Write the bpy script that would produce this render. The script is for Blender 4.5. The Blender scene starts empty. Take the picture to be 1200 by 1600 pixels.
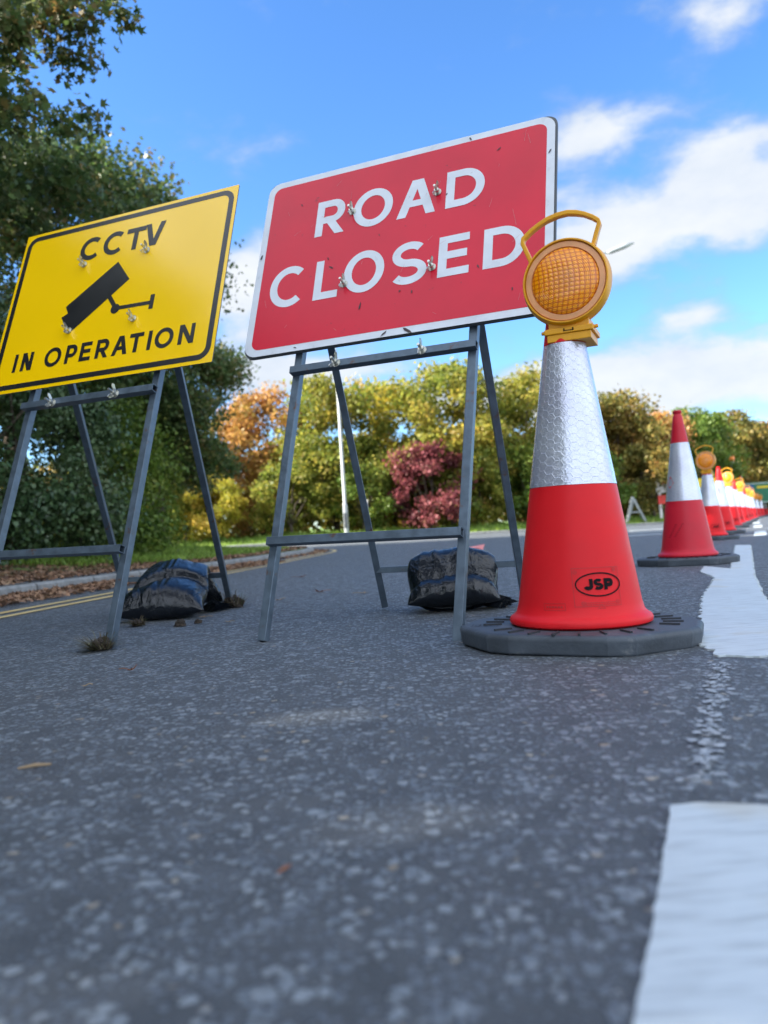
import bpy, math, random
import numpy as np
from mathutils import Vector, Matrix, noise as mnoise
R_=math.radians
random.seed(7); np.random.seed(7)
C=bpy.context.scene
col=bpy.data.collections.new('scene_objects'); C.collection.children.link(col)

# ---------------------------------------------------------------- camera
CAMH=0.297
roll=R_(3.7); pit=math.atan(36/1200)
F=Vector((0,math.cos(pit),math.sin(pit))); R0=Vector((1,0,0)); U0=Vector((0,-math.sin(pit),math.cos(pit)))
RR=R0*math.cos(roll)-U0*math.sin(roll); UU=R0*math.sin(roll)+U0*math.cos(roll)
cam=bpy.data.cameras.new('camera'); co=bpy.data.objects.new('camera',cam); col.objects.link(co)
M=Matrix((( RR.x,UU.x,-F.x,0),(RR.y,UU.y,-F.y,0),(RR.z,UU.z,-F.z,CAMH),(0,0,0,1)))
co.matrix_world=M
cam.sensor_fit='VERTICAL'; cam.sensor_height=36; cam.lens=27; cam.clip_start=0.02; cam.clip_end=3000
cam.dof.use_dof=True; cam.dof.focus_distance=2.25; cam.dof.aperture_fstop=3.1
C.camera=co
# ---------------------------------------------------------------- light
SUN_AZ=-98; SUN_EL=33
C.view_settings.view_transform='Standard'; C.view_settings.look='None'; C.view_settings.gamma=1
C.view_settings.exposure=1.95
sd=bpy.data.lights.new('sun','SUN'); sd.energy=4.6; sd.angle=R_(0.55); sd.color=(1,.93,.82)
so=bpy.data.objects.new('sun',sd); col.objects.link(so)
sv=Vector((math.sin(R_(SUN_AZ))*math.cos(R_(SUN_EL)),math.cos(R_(SUN_AZ))*math.cos(R_(SUN_EL)),math.sin(R_(SUN_EL))))
so.rotation_euler=sv.to_track_quat('Z','Y').to_euler(); so.location=(-30,20,25)
W=bpy.data.worlds.new('World'); C.world=W; W.use_nodes=True
def NT(tree):
    n=tree.nodes; l=tree.links
    def node(t,**kw):
        o=n.new(t)
        for k,v in kw.items():
            if k=='ins':
                for a,b in v.items():
                    if hasattr(b,'is_linked') or isinstance(b,bpy.types.NodeSocket): l.new(b,o.inputs[a])
                    else: o.inputs[a].default_value=b
            else: setattr(o,k,v)
        return o
    def math_(op,a,b=0.,c=None,clamp=False):
        o=node('ShaderNodeMath',operation=op,use_clamp=clamp,ins={0:a,1:b} if c is None else {0:a,1:b,2:c}); return o.outputs[0]
    def mix(f,a,b,bt='MIX'):
        o=node('ShaderNodeMix',data_type='RGBA',blend_type=bt,ins={0:f,6:a,7:b}); return o.outputs[2]
    def ramp(f,stops,interp='LINEAR'):
        o=node('ShaderNodeValToRGB',ins={0:f}); cr=o.color_ramp; cr.interpolation=interp
        while len(cr.elements)<len(stops): cr.elements.new(.5)
        for e,(p,c) in zip(cr.elements,stops):
            e.position=p; e.color=c if len(c)==4 else (*c,1)
        return o.outputs[0]
    def maprange(v,a,b,c=0.,d=1.,smooth=False):
        o=node('ShaderNodeMapRange',interpolation_type='SMOOTHSTEP' if smooth else 'LINEAR',ins={0:v,1:a,2:b,3:c,4:d}); return o.outputs[0]
    return node,math_,mix,ramp,maprange,l
W.node_tree.nodes.clear()
node,mt,mix,ramp,mr,l=NT(W.node_tree)
sky=node('ShaderNodeTexSky',sky_type='NISHITA',sun_disc=False,sun_elevation=R_(SUN_EL),sun_rotation=R_(SUN_AZ%360),air_density=1.0,dust_density=0.4,ozone_density=3.0)
tc=node('ShaderNodeTexCoord'); sx=node('ShaderNodeSeparateXYZ',ins={0:tc.outputs['Generated']})
az=mt('MULTIPLY',mt('ARCTAN2',sx.outputs[0],sx.outputs[1]),57.2958)
el=mt('MULTIPLY',mt('ARCSINE',mt('MINIMUM',sx.outputs[2],.9999)),57.2958)
# cloud banks: (azimuth, elevation, half width, half height, weight) in degrees
blobs=[(24,20.3,8.5,2.9,1.3),(16,19.3,5,2.4,1.0),(17,26.0,5.0,1.8,1.35),(26,23.8,4,1.2,.65),(27,31,4.0,2.4,.8),(19,33,3,1.2,.5),
 (22,9.4,11,2.6,1.7),(14,10,4,1.4,.8),(-8.8,18.2,3.2,4.2,1.15),(-6,12.2,7,1.9,1.1),(5,9.3,9,1.5,.7),(23,13.6,2.2,.8,.5),(3,24.5,2,1.0,.42),(1,12.5,4,.8,.4)]
acc=None
for a0,e0,sa,se,w in blobs:
    q=mt('ADD',mt('POWER',mt('MULTIPLY',mt('ADD',az,-a0),1/sa),2.),mt('POWER',mt('MULTIPLY',mt('ADD',el,-e0),1/se),2.))
    g=mt('MULTIPLY',mt('EXPONENT',mt('MULTIPLY',q,-.8)),w)
    acc=g if acc is None else mt('ADD',acc,g)
# broken cloud over the rest of the sky (beside and behind the viewer)
side=mr(mt('ABSOLUTE',az),40.,70.,0.,.95,True)
acc=mt('ADD',acc,side)
mp=node('ShaderNodeMapping',ins={0:tc.outputs['Generated'],3:(1.,1.,1.9)})
n1=node('ShaderNodeTexNoise',ins={'Vector':mp.outputs[0],'Scale':8.5,'Detail':10.,'Roughness':.56,'Distortion':.15}).outputs[0]
n2=node('ShaderNodeTexNoise',ins={'Vector':mp.outputs[0],'Scale':7.,'Detail':6.,'Roughness':.6}).outputs[0]
cv=mt('ADD',acc,mt('MULTIPLY',mt('ADD',n1,-.5),2.3))
cm=mr(cv,.22,1.12,0.,1.,True)
cm=mt('MULTIPLY',cm,mr(sx.outputs[2],0.,.06,0.,1.))
hs=node('ShaderNodeHueSaturation',ins={'Hue':.502,'Saturation':1.16,'Value':1.0,'Color':sky.outputs[0]})
tint=node('ShaderNodeMix',data_type='RGBA',blend_type='MULTIPLY',ins={0:1.,6:hs.outputs[0],7:(.74,.87,1.0,1)}).outputs[2]
ccol=ramp(mt('ADD',mt('MULTIPLY',cm,.55),mt('MULTIPLY',n2,.55)),[(.36,(1.25,1.6,2.2)),(.66,(2.0,2.25,2.6)),(.95,(2.85,2.9,2.95))])
ccol=node('ShaderNodeVectorMath',operation='SCALE',ins={0:ccol,3:mr(mt('ABSOLUTE',az),45.,105.,1.,2.5,True)}).outputs[0]  # unseen side and rear clouds made extra bright to light the shaded foreground
allc=mix(mt('MULTIPLY',cm,.96),tint,ccol)
bg=node('ShaderNodeBackground',ins={0:allc,1:.092}); wo=node('ShaderNodeOutputWorld',ins={0:bg.outputs[0]})

# ---------------------------------------------------------------- helpers
def link(o,parent=None):
    col.objects.link(o)
    if parent: o.parent=parent
    return o
def tag(o,label=None,cat=None,group=None,kind=None):
    if label: o['label']=label
    if cat: o['category']=cat
    if group: o['group']=group
    if kind: o['kind']=kind
    return o
def empty(name,loc,rz=0):
    o=bpy.data.objects.new(name,None); o.empty_display_size=.1; o.location=loc; o.rotation_euler=(0,0,rz); return link(o)
class MB:
    def __init__(s): s.v=[]; s.f=[]; s.mi=[]
    def add(s,vs,fs,mi=0):
        b=len(s.v); s.v+= [tuple(p) for p in vs]; s.f+=[tuple(i+b for i in f) for f in fs]; s.mi+=[mi]*len(fs)
    def xf(s,fn): s.v=[tuple(fn(p)) for p in s.v]; return s
    def box(s,x0,x1,y0,y1,z0,z1,mi=0):
        s.add([(x,y,z) for z in (z0,z1) for y in (y0,y1) for x in (x0,x1)],[(0,2,3,1),(4,5,7,6),(0,1,5,4),(2,6,7,3),(0,4,6,2),(1,3,7,5)],mi)
    def bar(s,a,b,w,d,up=(0,0,1),mi=0,hollow=0):
        a=Vector(a);b=Vector(b);t=(b-a).normalized();u=Vector(up);sv_=t.cross(u)
        if sv_.length<1e-4: sv_=t.cross(Vector((1,0,0)))
        sv_.normalize(); u=sv_.cross(t).normalized()
        vs=[]
        for p in (a,b):
            for i,j in ((-1,-1),(1,-1),(1,1),(-1,1)): vs.append(p+sv_*(i*w/2)+u*(j*d/2))
        fs=[(0,4,5,1),(1,5,6,2),(2,6,7,3),(3,7,4,0)]
        if not hollow: fs+=[(0,1,2,3),(7,6,5,4)]
        s.add(vs,fs,mi)
        if hollow:
            th=hollow
            for p,dr,base in ((a,1,0),(b,-1,4)):
                iv=[];dv=[]
                for i,j in ((-1,-1),(1,-1),(1,1),(-1,1)):
                    q=p+sv_*(i*(w/2-th))+u*(j*(d/2-th)); iv.append(q); dv.append(q+t*dr*.06)
                ov=vs[base:base+4]
                fs2=[]
                for k in range(4):
                    k2=(k+1)%4; fs2+=[(k,k2,4+k2,4+k),(4+k,4+k2,8+k2,8+k)]
                fs2.append((8,9,10,11)); s.add(ov+iv+dv,fs2,mi)
    def tube(s,pts,r,n=10,mi=0,cap=True):
        pts=[Vector(p) for p in pts]; rs=r if isinstance(r,(list,tuple)) else [r]*len(pts); vs=[];fs=[];pu=None
        for i,p in enumerate(pts):
            t=(pts[min(i+1,len(pts)-1)]-pts[max(i-1,0)]).normalized()
            if pu is None:
                pu=t.cross(Vector((0,0,1)))
                if pu.length<1e-3: pu=t.cross(Vector((1,0,0)))
            pu=(pu-t*pu.dot(t)).normalized(); w=t.cross(pu)
            for k in range(n):
                a=2*math.pi*k/n; vs.append(p+(pu*math.cos(a)+w*math.sin(a))*rs[i])
        for i in range(len(pts)-1):
            for k in range(n):
                k2=(k+1)%n; fs.append((i*n+k,i*n+k2,(i+1)*n+k2,(i+1)*n+k))
        if cap: fs.append(tuple(range(n-1,-1,-1))); fs.append(tuple((len(pts)-1)*n+k for k in range(n)))
        s.add(vs,fs,mi)
    def lathe(s,prof,n=64,mi=0,axis='z'):
        vs=[];fs=[];m=len(prof)
        for k in range(n):
            a=2*math.pi*k/n
            for (z,r) in prof: vs.append((r*math.cos(a),r*math.sin(a),z) if axis=='z' else (r*math.cos(a),z,r*math.sin(a)))
        for k in range(n):
            k2=(k+1)%n
            for i in range(m-1):
                fs.append((k*m+i,k2*m+i,k2*m+i+1,k*m+i+1) if axis=='z' else (k*m+i,k*m+i+1,k2*m+i+1,k2*m+i))
        s.add(vs,fs,mi)
    def build(s,name,mats,parent=None,smooth=False,bevel=0,seg=2):
        me=bpy.data.meshes.new(name); me.from_pydata(s.v,[],s.f)
        for m in (mats if isinstance(mats,list) else [mats]): me.materials.append(m)
        if any(s.mi): me.polygons.foreach_set('material_index',s.mi)
        if smooth is True: me.shade_smooth()
        elif smooth: me.shade_smooth(); me.set_sharp_from_angle(angle=R_(smooth))
        me.update()
        o=link(bpy.data.objects.new(name,me),parent)
        if bevel:
            b=o.modifiers.new('bevel','BEVEL'); b.width=bevel; b.segments=seg; b.limit_method='ANGLE'; b.angle_limit=R_(35)
        return o
def npmesh(name,V,loops,sizes,mat,parent=None):
    me=bpy.data.meshes.new(name); me.vertices.add(len(V)); me.vertices.foreach_set('co',np.asarray(V,np.float32).ravel())
    me.loops.add(len(loops)); me.loops.foreach_set('vertex_index',np.asarray(loops,np.int32))
    st=np.concatenate([[0],np.cumsum(sizes)[:-1]]).astype(np.int32)
    me.polygons.add(len(sizes)); me.polygons.foreach_set('loop_start',st); me.polygons.foreach_set('loop_total',np.asarray(sizes,np.int32))
    me.materials.append(mat); me.update(calc_edges=True); me.validate()
    return link(bpy.data.objects.new(name,me),parent)
def mat(name):
    m=bpy.data.materials.new(name); m.use_nodes=True; m.node_tree.nodes.clear()
    return (m,)+NT(m.node_tree)
def simple(name,c,rough=.5,metal=0,var=.12,scale=8,bump=0.,bscale=60,spec=.5,coat=0,trans=0,dirt=None,dirtamt=.0,dscale=5):
    m,node,mt,mix,ramp,mr,l=mat(name)
    tc=node('ShaderNodeTexCoord').outputs['Object']
    n=node('ShaderNodeTexNoise',ins={'Vector':tc,'Scale':scale,'Detail':5.}).outputs[0]
    lo=tuple(x*(1-var) for x in c); hi=tuple(min(1,x*(1+var)) for x in c)
    cc=ramp(n,[(.3,lo),(.7,hi)])
    if dirt:
        d=node('ShaderNodeTexNoise',ins={'Vector':tc,'Scale':dscale,'Detail':8.,'Roughness':.7}).outputs[0]
        cc=mix(mr(d,.66-dirtamt,.74-dirtamt,0,.85,True),cc,(*dirt,1))
    p=node('ShaderNodeBsdfPrincipled',ins={'Base Color':cc,'Roughness':mr(n,.3,.7,rough*.88,min(1,rough*1.12)),'Metallic':float(metal),'Specular IOR Level':spec,'Coat Weight':float(coat)})
    if trans:
        p.inputs['Subsurface Weight'].default_value=trans; p.inputs['Subsurface Radius'].default_value=(.02,.006,.004); p.inputs['Subsurface Scale'].default_value=1.
    if bump:
        b=node('ShaderNodeTexNoise',ins={'Vector':tc,'Scale':bscale,'Detail':4.}).outputs[0]
        l.new(node('ShaderNodeBump',ins={'Height':b,'Strength':bump,'Distance':.002}).outputs[0],p.inputs['Normal'])
    node('ShaderNodeOutputMaterial',ins={0:p.outputs[0]}); return m
MT={}
MT['steel']=simple('galvanised_frame_steel',(.10,.135,.175),.42,.55,.18,30,.25,120,dirt=(.13,.06,.03),dirtamt=.075,dscale=13)
MT['zinc']=simple('zinc',(.55,.55,.5),.3,.9,.15,80)
MT['red_plastic']=simple('cone_red_bright',(.66,.010,.016),.45,0,.06,12,.06,300,spec=.22,dirt=(.5,.05,.04),dirtamt=.0,dscale=6)
MT['red_plastic2']=simple('cone_red_deep',(.52,.009,.026),.45,0,.08,12,.06,300,spec=.35)
MT['rubber']=simple('recycled_base_rubber',(.050,.062,.078),.6,0,.35,14,.6,90,dirt=(.13,.14,.15),dirtamt=.05,dscale=14)
MT['yellow_plastic']=simple('lamp_yellow_plastic',(.76,.35,.006),.38,0,.08,20,.08,200,dirt=(.35,.2,.03),dirtamt=-.01,dscale=18)
MT['lamp_ring']=simple('lamp_reflector_ring',(.72,.33,.14),.4,0,.1,30,.1,200,dirt=(.45,.2,.1),dirtamt=-.02,dscale=30)
MT['yellow_face']=simple('sign_yellow',(.93,.57,.002),.13,0,.03,3,.0,spec=.6,dirt=(.5,.32,.04),dirtamt=-.03,dscale=40)
MT['black_vinyl']=simple('sign_black',(.016,.016,.018),.25,0,.1,10,dirt=(.09,.09,.09),dirtamt=-.06,dscale=40)
MT['sign_red']=simple('sign_red',(.60,.008,.032),.24,0,.07,5,.0,spec=.32,dirt=(.13,.02,.03),dirtamt=.012,dscale=22)
MT['sign_white']=simple('sign_white',(.62,.66,.72),.3,0,.08,14,dirt=(.22,.23,.25),dirtamt=.02,dscale=26)
MT['sign_back']=simple('sign_edge_grey',(.08,.09,.10),.5,.2)
MT['black_ink']=simple('black_ink',(.006,.004,.006),.7,spec=.15)
MT['soil']=simple('soil',(.032,.024,.018),.95,0,.5,60,1,200)
MT['bark']=simple('bark',(.085,.065,.05),.9,0,.35,9,1,30)
MT['white_paint']=simple('post_grey_paint',(.36,.39,.40),.5,.2,.1,2)
MT['white_board']=simple('white_board',(.75,.72,.72),.5)
MT['red_board']=simple('red_board',(.65,.04,.03),.5)
MT['green_board']=simple('green_sign',(.01,.17,.08),.35)
MT['blue_board']=simple('blue_patch',(.03,.12,.35),.35)
MT['yellow_board']=simple('yellow_board',(.85,.62,.02),.4)
MT['chip']=simple('paint_chip_dark',(.05,.035,.04),.7)
MT['scratch']=simple('pale_scratch',(.50,.20,.22),.6)
def lens_mat():
    m,node,mt,mix,ramp,mr,l=mat('amber_lens')
    tc=node('ShaderNodeTexCoord').outputs['Object']; s=node('ShaderNodeSeparateXYZ',ins={0:tc})
    x,z=s.outputs[0],s.outputs[2]
    gx=mt('ABSOLUTE',mt('SINE',mt('MULTIPLY',mt('ADD',x,mt('MULTIPLY',mt('MULTIPLY',z,z),2.)),math.pi/.0125))); gz=mt('ABSOLUTE',mt('SINE',mt('MULTIPLY',z,math.pi/.0105)))
    grid=mt('MULTIPLY',gx,gz)
    r=mt('SQRT',mt('ADD',mt('MULTIPLY',x,x),mt('MULTIPLY',z,z)))
    rings=mt('SINE',mt('MULTIPLY',r,2*math.pi/.0042))
    inner=mr(r,.040,.062,1,0,True)
    h=mt('ADD',mt('MULTIPLY',grid,mt('ADD',mt('MULTIPLY',inner,1.3),.15)),mt('MULTIPLY',rings,mt('ADD',mt('MULTIPLY',inner,-.12),.3)))
    bp=node('ShaderNodeBump',ins={'Height':h,'Strength':.7,'Distance':.0013}).outputs[0]
    n=node('ShaderNodeTexNoise',ins={'Vector':tc,'Scale':16.,'Detail':2.}).outputs[0]
    core=mr(r,.005,.048,.9,0,True)
    base=mix(mt('MULTIPLY',core,n),ramp(grid,[(0,(.62,.12,.001)),(.6,(1.,.37,.006))]),(.60,.28,.14,1))
    p=node('ShaderNodeBsdfPrincipled',ins={'Base Color':base,'Roughness':.12,'Normal':bp,'Specular IOR Level':.5,'Coat Weight':.35,'Subsurface Weight':.25,'Subsurface Radius':(.02,.008,.002),'Subsurface Scale':.5})
    node('ShaderNodeOutputMaterial',ins={0:p.outputs[0]}); return m
MT['lens']=lens_mat()
def sheet_mat():   # prismatic sheeting with honeycomb cells, UV in metres
    m,node,mt,mix,ramp,mr,l=mat('reflective_sheeting')
    uv=node('ShaderNodeUVMap').outputs[0]; sc=.0215
    pn=node('ShaderNodeTexNoise',ins={'Vector':uv,'Scale':30.,'Detail':2.})
    pv=node('ShaderNodeVectorMath',operation='MULTIPLY_ADD',ins={0:pn.outputs[1],1:(.004,.004,0),2:uv}).outputs[0]
    pv=node('ShaderNodeVectorMath',operation='SCALE',ins={0:pv,3:1/sc}).outputs[0]
    s3=1.7320508
    def cell(off):
        q=node('ShaderNodeVectorMath',operation='ADD',ins={0:pv,1:(off[0]+s3*200,off[1]+200,0)}).outputs[0]
        q=node('ShaderNodeVectorMath',operation='MODULO',ins={0:q,1:(s3,1,1)}).outputs[0]
        q=node('ShaderNodeVectorMath',operation='SUBTRACT',ins={0:q,1:(s3/2,.5,0)}).outputs[0]
        return q,node('ShaderNodeVectorMath',operation='LENGTH',ins={0:q}).outputs[1]
    a,la=cell((0,0)); b,lb=cell((s3/2,.5))
    f=mt('LESS_THAN',la,lb)
    g=node('ShaderNodeMix',data_type='VECTOR',ins={0:f,4:b,5:a}).outputs[1]
    g=node('ShaderNodeVectorMath',operation='ABSOLUTE',ins={0:g}).outputs[0]
    gs=node('ShaderNodeSeparateXYZ',ins={0:g})
    e=mt('MAXIMUM',gs.outputs[1],mt('ADD',mt('MULTIPLY',gs.outputs[0],.8660254),mt('MULTIPLY',gs.outputs[1],.5)))
    line=mr(e,.435,.475,0,1,True)
    wr=node('ShaderNodeTexNoise',ins={'Vector':uv,'Scale':75.,'Detail':3.,'Distortion':1.5}).outputs[0]
    sp=node('ShaderNodeTexNoise',ins={'Vector':uv,'Scale':9.,'Detail':4.}).outputs[0]
    h=mt('ADD',mt('MULTIPLY',line,.55),mt('MULTIPLY',wr,1.6))
    bp=node('ShaderNodeBump',ins={'Height':h,'Strength':.75,'Distance':.0012}).outputs[0]
    base=mix(mt('MULTIPLY',line,.22),ramp(sp,[(.3,(.50,.51,.62)),(.7,(.62,.65,.72))]),(.85,.9,.92,1))
    p=node('ShaderNodeBsdfPrincipled',ins={'Base Color':base,'Roughness':.17,'Metallic':.5,'Normal':bp,'Coat Weight':.5,'Coat Roughness':.15})
    node('ShaderNodeOutputMaterial',ins={0:p.outputs[0]}); return m
MT['sheet']=sheet_mat()
def plastic_sack():
    m,node,mt,mix,ramp,mr,l=mat('black_sack_plastic')
    tc=node('ShaderNodeTexCoord').outputs['Object']
    a=node('ShaderNodeTexNoise',ins={'Vector':node('ShaderNodeMapping',ins={0:tc,3:(1.,.5,.35)}).outputs[0],'Scale':46.,'Detail':3.,'Roughness':.5,'Distortion':.8}).outputs[0]
    b=node('ShaderNodeTexNoise',ins={'Vector':node('ShaderNodeMapping',ins={0:tc,2:(.3,.5,.6),3:(1.,.3,1.)}).outputs[0],'Scale':14.,'Detail':2.,'Distortion':1.5}).outputs[0]
    d=node('ShaderNodeTexNoise',ins={'Vector':tc,'Scale':260.,'Detail':2.}).outputs[0]
    h=mt('ADD',mt('ADD',mt('MULTIPLY',mt('ABSOLUTE',mt('SUBTRACT',a,.5)),-1.6),mt('MULTIPLY',mt('ABSOLUTE',mt('SUBTRACT',b,.5)),-3.)),mt('MULTIPLY',d,.16))
    bp=node('ShaderNodeBump',ins={'Height':h,'Strength':.55,'Distance':.005}).outputs[0]
    du=node('ShaderNodeTexNoise',ins={'Vector':tc,'Scale':9.,'Detail':6.}).outputs[0]
    p=node('ShaderNodeBsdfPrincipled',ins={'Base Color':ramp(du,[(.45,(.003,.005,.009)),(.8,(.010,.013,.018))]),'Roughness':mr(du,.3,.7,.16,.30),'Normal':bp,'Specular IOR Level':.55})
    node('ShaderNodeOutputMaterial',ins={0:p.outputs[0]}); return m
MT['sack']=plastic_sack()
def asphalt(name,near=True,tone=1.):
    m,node,mt,mix,ramp,mr,l=mat(name)
    tc=node('ShaderNodeTexCoord').outputs['Object']
    wn=node('ShaderNodeTexNoise',ins={'Vector':tc,'Scale':85.,'Detail':3.})
    wv=node('ShaderNodeVectorMath',operation='MULTIPLY_ADD',ins={0:wn.outputs[1],1:(.016,.016,0),2:tc}).outputs[0]
    flat=node('ShaderNodeMapping',ins={0:wv,3:(1,1,0)}).outputs[0]
    big=node('ShaderNodeTexNoise',ins={'Vector':flat,'Scale':2.2,'Detail':6.,'Roughness':.6}).outputs[0]
    med=node('ShaderNodeTexNoise',ins={'Vector':flat,'Scale':16.,'Detail':4.}).outputs[0]
    fine=node('ShaderNodeTexNoise',ins={'Vector':tc,'Scale':380.,'Detail':4.,'Roughness':.65}).outputs[0]
    def chips(sc,lo,hi):
        v=node('ShaderNodeTexVoronoi',feature='F1',ins={'Vector':flat,'Scale':sc,'Randomness':1.})
        q=node('ShaderNodeSeparateColor',ins={0:v.outputs['Color']})
        # every chip has its own radius: some cells stay empty
        rad=mt('ADD',mr(q.outputs[0],0.,1.,lo,hi),mt('MULTIPLY',mt('ADD',med,-.5),.55))
        return mr(mt('SUBTRACT',rad,v.outputs[0]),0.,.13,0,1,True),q
    s1,q1=chips(78.,.08,.68); s2,q2=chips(135.,.05,.66); s3,q3=chips(300.,.0,.55)
    k=mt('MAXIMUM',s1,mt('MULTIPLY',s2,.85))
    binder=ramp(med,[(.3,tuple(.050*tone*u for u in (1.28,1.44,1.58))),(.7,tuple(.078*tone*u for u in (1.30,1.44,1.56)))])
    stc=ramp(q1.outputs[1],[(0,(.14,.165,.19)),(.45,(.22,.255,.285)),(.85,(.32,.36,.39)),(.965,(.32,.35,.37)),(.985,(.34,.27,.18)),(1,(.46,.42,.34))])
    c=mix(mt('MULTIPLY',s2,.6),binder,(.19,.225,.27,1)); c=mix(mt('MULTIPLY',s1,.85),c,stc); c=mix(mt('MULTIPLY',s3,.4),c,(.16,.195,.24,1))
    c=mix(mr(big,.54,.72,0,.45),c,(.085,.085,.088,1))
    c=mix(mt('MULTIPLY',mr(fine,.35,.65,0,1),.25),c,(.02,.022,.027,1))
    hgt=mt('ADD',mt('ADD',k,mt('MULTIPLY',s3,.25)),mt('ADD',mt('MULTIPLY',fine,.35),mt('MULTIPLY',q1.outputs[2],mt('MULTIPLY',s1,.6))))
    bp=node('ShaderNodeBump',ins={'Height':hgt,'Strength':1.,'Distance':.0042}).outputs[0]
    rg=mt('ADD',mr(k,0,1,.62,.42),mt('MULTIPLY',fine,.12))
    p=node('ShaderNodeBsdfPrincipled',ins={'Base Color':c,'Roughness':rg,'Normal':bp,'Specular IOR Level':.5})
    node('ShaderNodeOutputMaterial',ins={0:p.outputs[0]}); return m
MT['asphalt']=asphalt('asphalt'); MT['path']=asphalt('path_asphalt',tone=1.2)
def paint(name,c,wear,ws=22,bs=.35):
    m,node,mt,mix,ramp,mr,l=mat(name)
    tc=node('ShaderNodeTexCoord').outputs['Object']
    n=node('ShaderNodeTexNoise',ins={'Vector':tc,'Scale':float(ws),'Detail':8.,'Roughness':.72}).outputs[0]
    n2=node('ShaderNodeTexNoise',ins={'Vector':tc,'Scale':4.,'Detail':6.}).outputs[0]
    n3=node('ShaderNodeTexNoise',ins={'Vector':node('ShaderNodeMapping',ins={0:tc,2:(0,0,R_(-23)),3:(1.,7.,1.)}).outputs[0],'Scale':14.,'Detail':5.}).outputs[0]
    cc=ramp(n2,[(.3,tuple(x*.86 for x in c)),(.7,c)])
    cc=mix(mr(n3,.46,.66,0,.65,True),cc,tuple(x*.62 for x in c)+(1,))
    cc=mix(mr(n2,.56,.68,0,.5,True),cc,(c[0]*.8,c[1]*.66,c[2]*.48,1))
    bp=node('ShaderNodeBump',ins={'Height':mt('ADD',n,n3),'Strength':bs,'Distance':.003}).outputs[0]
    p=node('ShaderNodeBsdfPrincipled',ins={'Base Color':cc,'Roughness':.55,'Normal':bp})
    t=node('ShaderNodeBsdfTransparent')
    k=mr(n,wear,wear+.05,0,1)
    o=node('ShaderNodeMixShader',ins={0:k,1:p.outputs[0],2:t.outputs[0]})
    node('ShaderNodeOutputMaterial',ins={0:o.outputs[0]}); return m
MT['road_white']=paint('road_marking_white',(.55,.61,.64),.70)
MT['worn_white']=paint('worn_marking_white',(.42,.46,.50),.52,90,.1)
MT['road_yellow']=paint('road_marking_yellow',(.66,.50,.22),.66,30)
def ground_mat():
    m,node,mt,mix,ramp,mr,l=mat('verge_ground')
    tc=node('ShaderNodeTexCoord').outputs['Object']
    n=node('ShaderNodeTexNoise',ins={'Vector':tc,'Scale':1.2,'Detail':8.,'Roughness':.65}).outputs[0]
    n2=node('ShaderNodeTexNoise',ins={'Vector':tc,'Scale':25.,'Detail':5.}).outputs[0]
    s=node('ShaderNodeSeparateXYZ',ins={0:tc})
    g=ramp(n2,[(.3,(.08,.14,.022)),(.7,(.17,.27,.045))]); e=ramp(n2,[(.3,(.05,.035,.025)),(.7,(.12,.075,.045))])
    k=mr(mt('ADD',n,mr(s.outputs[1],8.,16.,-.12,.22)),.42,.58,0,1)
    c=mix(k,e,g)
    bp=node('ShaderNodeBump',ins={'Height':n2,'Strength':.8,'Distance':.04}).outputs[0]
    p=node('ShaderNodeBsdfPrincipled',ins={'Base Color':c,'Roughness':.95,'Normal':bp})
    node('ShaderNodeOutputMaterial',ins={0:p.outputs[0]}); return m
MT['ground']=ground_mat()
def kerb_mat():
    m,node,mt,mix,ramp,mr,l=mat('kerb_concrete')
    tc=node('ShaderNodeTexCoord').outputs['Object']; uv=node('ShaderNodeUVMap').outputs[0]
    n=node('ShaderNodeTexNoise',ins={'Vector':tc,'Scale':9.,'Detail':8.,'Roughness':.7}).outputs[0]
    u=node('ShaderNodeSeparateXYZ',ins={0:uv}).outputs[0]
    j=mr(mt('ABSOLUTE',mt('SUBTRACT',mt('FRACT',mt('MULTIPLY',u,1/.915)),.5)),.485,.5,0,1)
    c=ramp(n,[(.3,(.13,.135,.135)),(.6,(.26,.265,.26)),(.75,(.17,.18,.15))]); c=mix(j,c,(.03,.03,.03,1))
    bp=node('ShaderNodeBump',ins={'Height':mt('SUBTRACT',n,mt('MULTIPLY',j,2.)),'Strength':.7,'Distance':.01}).outputs[0]
    p=node('ShaderNodeBsdfPrincipled',ins={'Base Color':c,'Roughness':.85,'Normal':bp})
    node('ShaderNodeOutputMaterial',ins={0:p.outputs[0]}); return m
MT['kerb']=kerb_mat()
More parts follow.
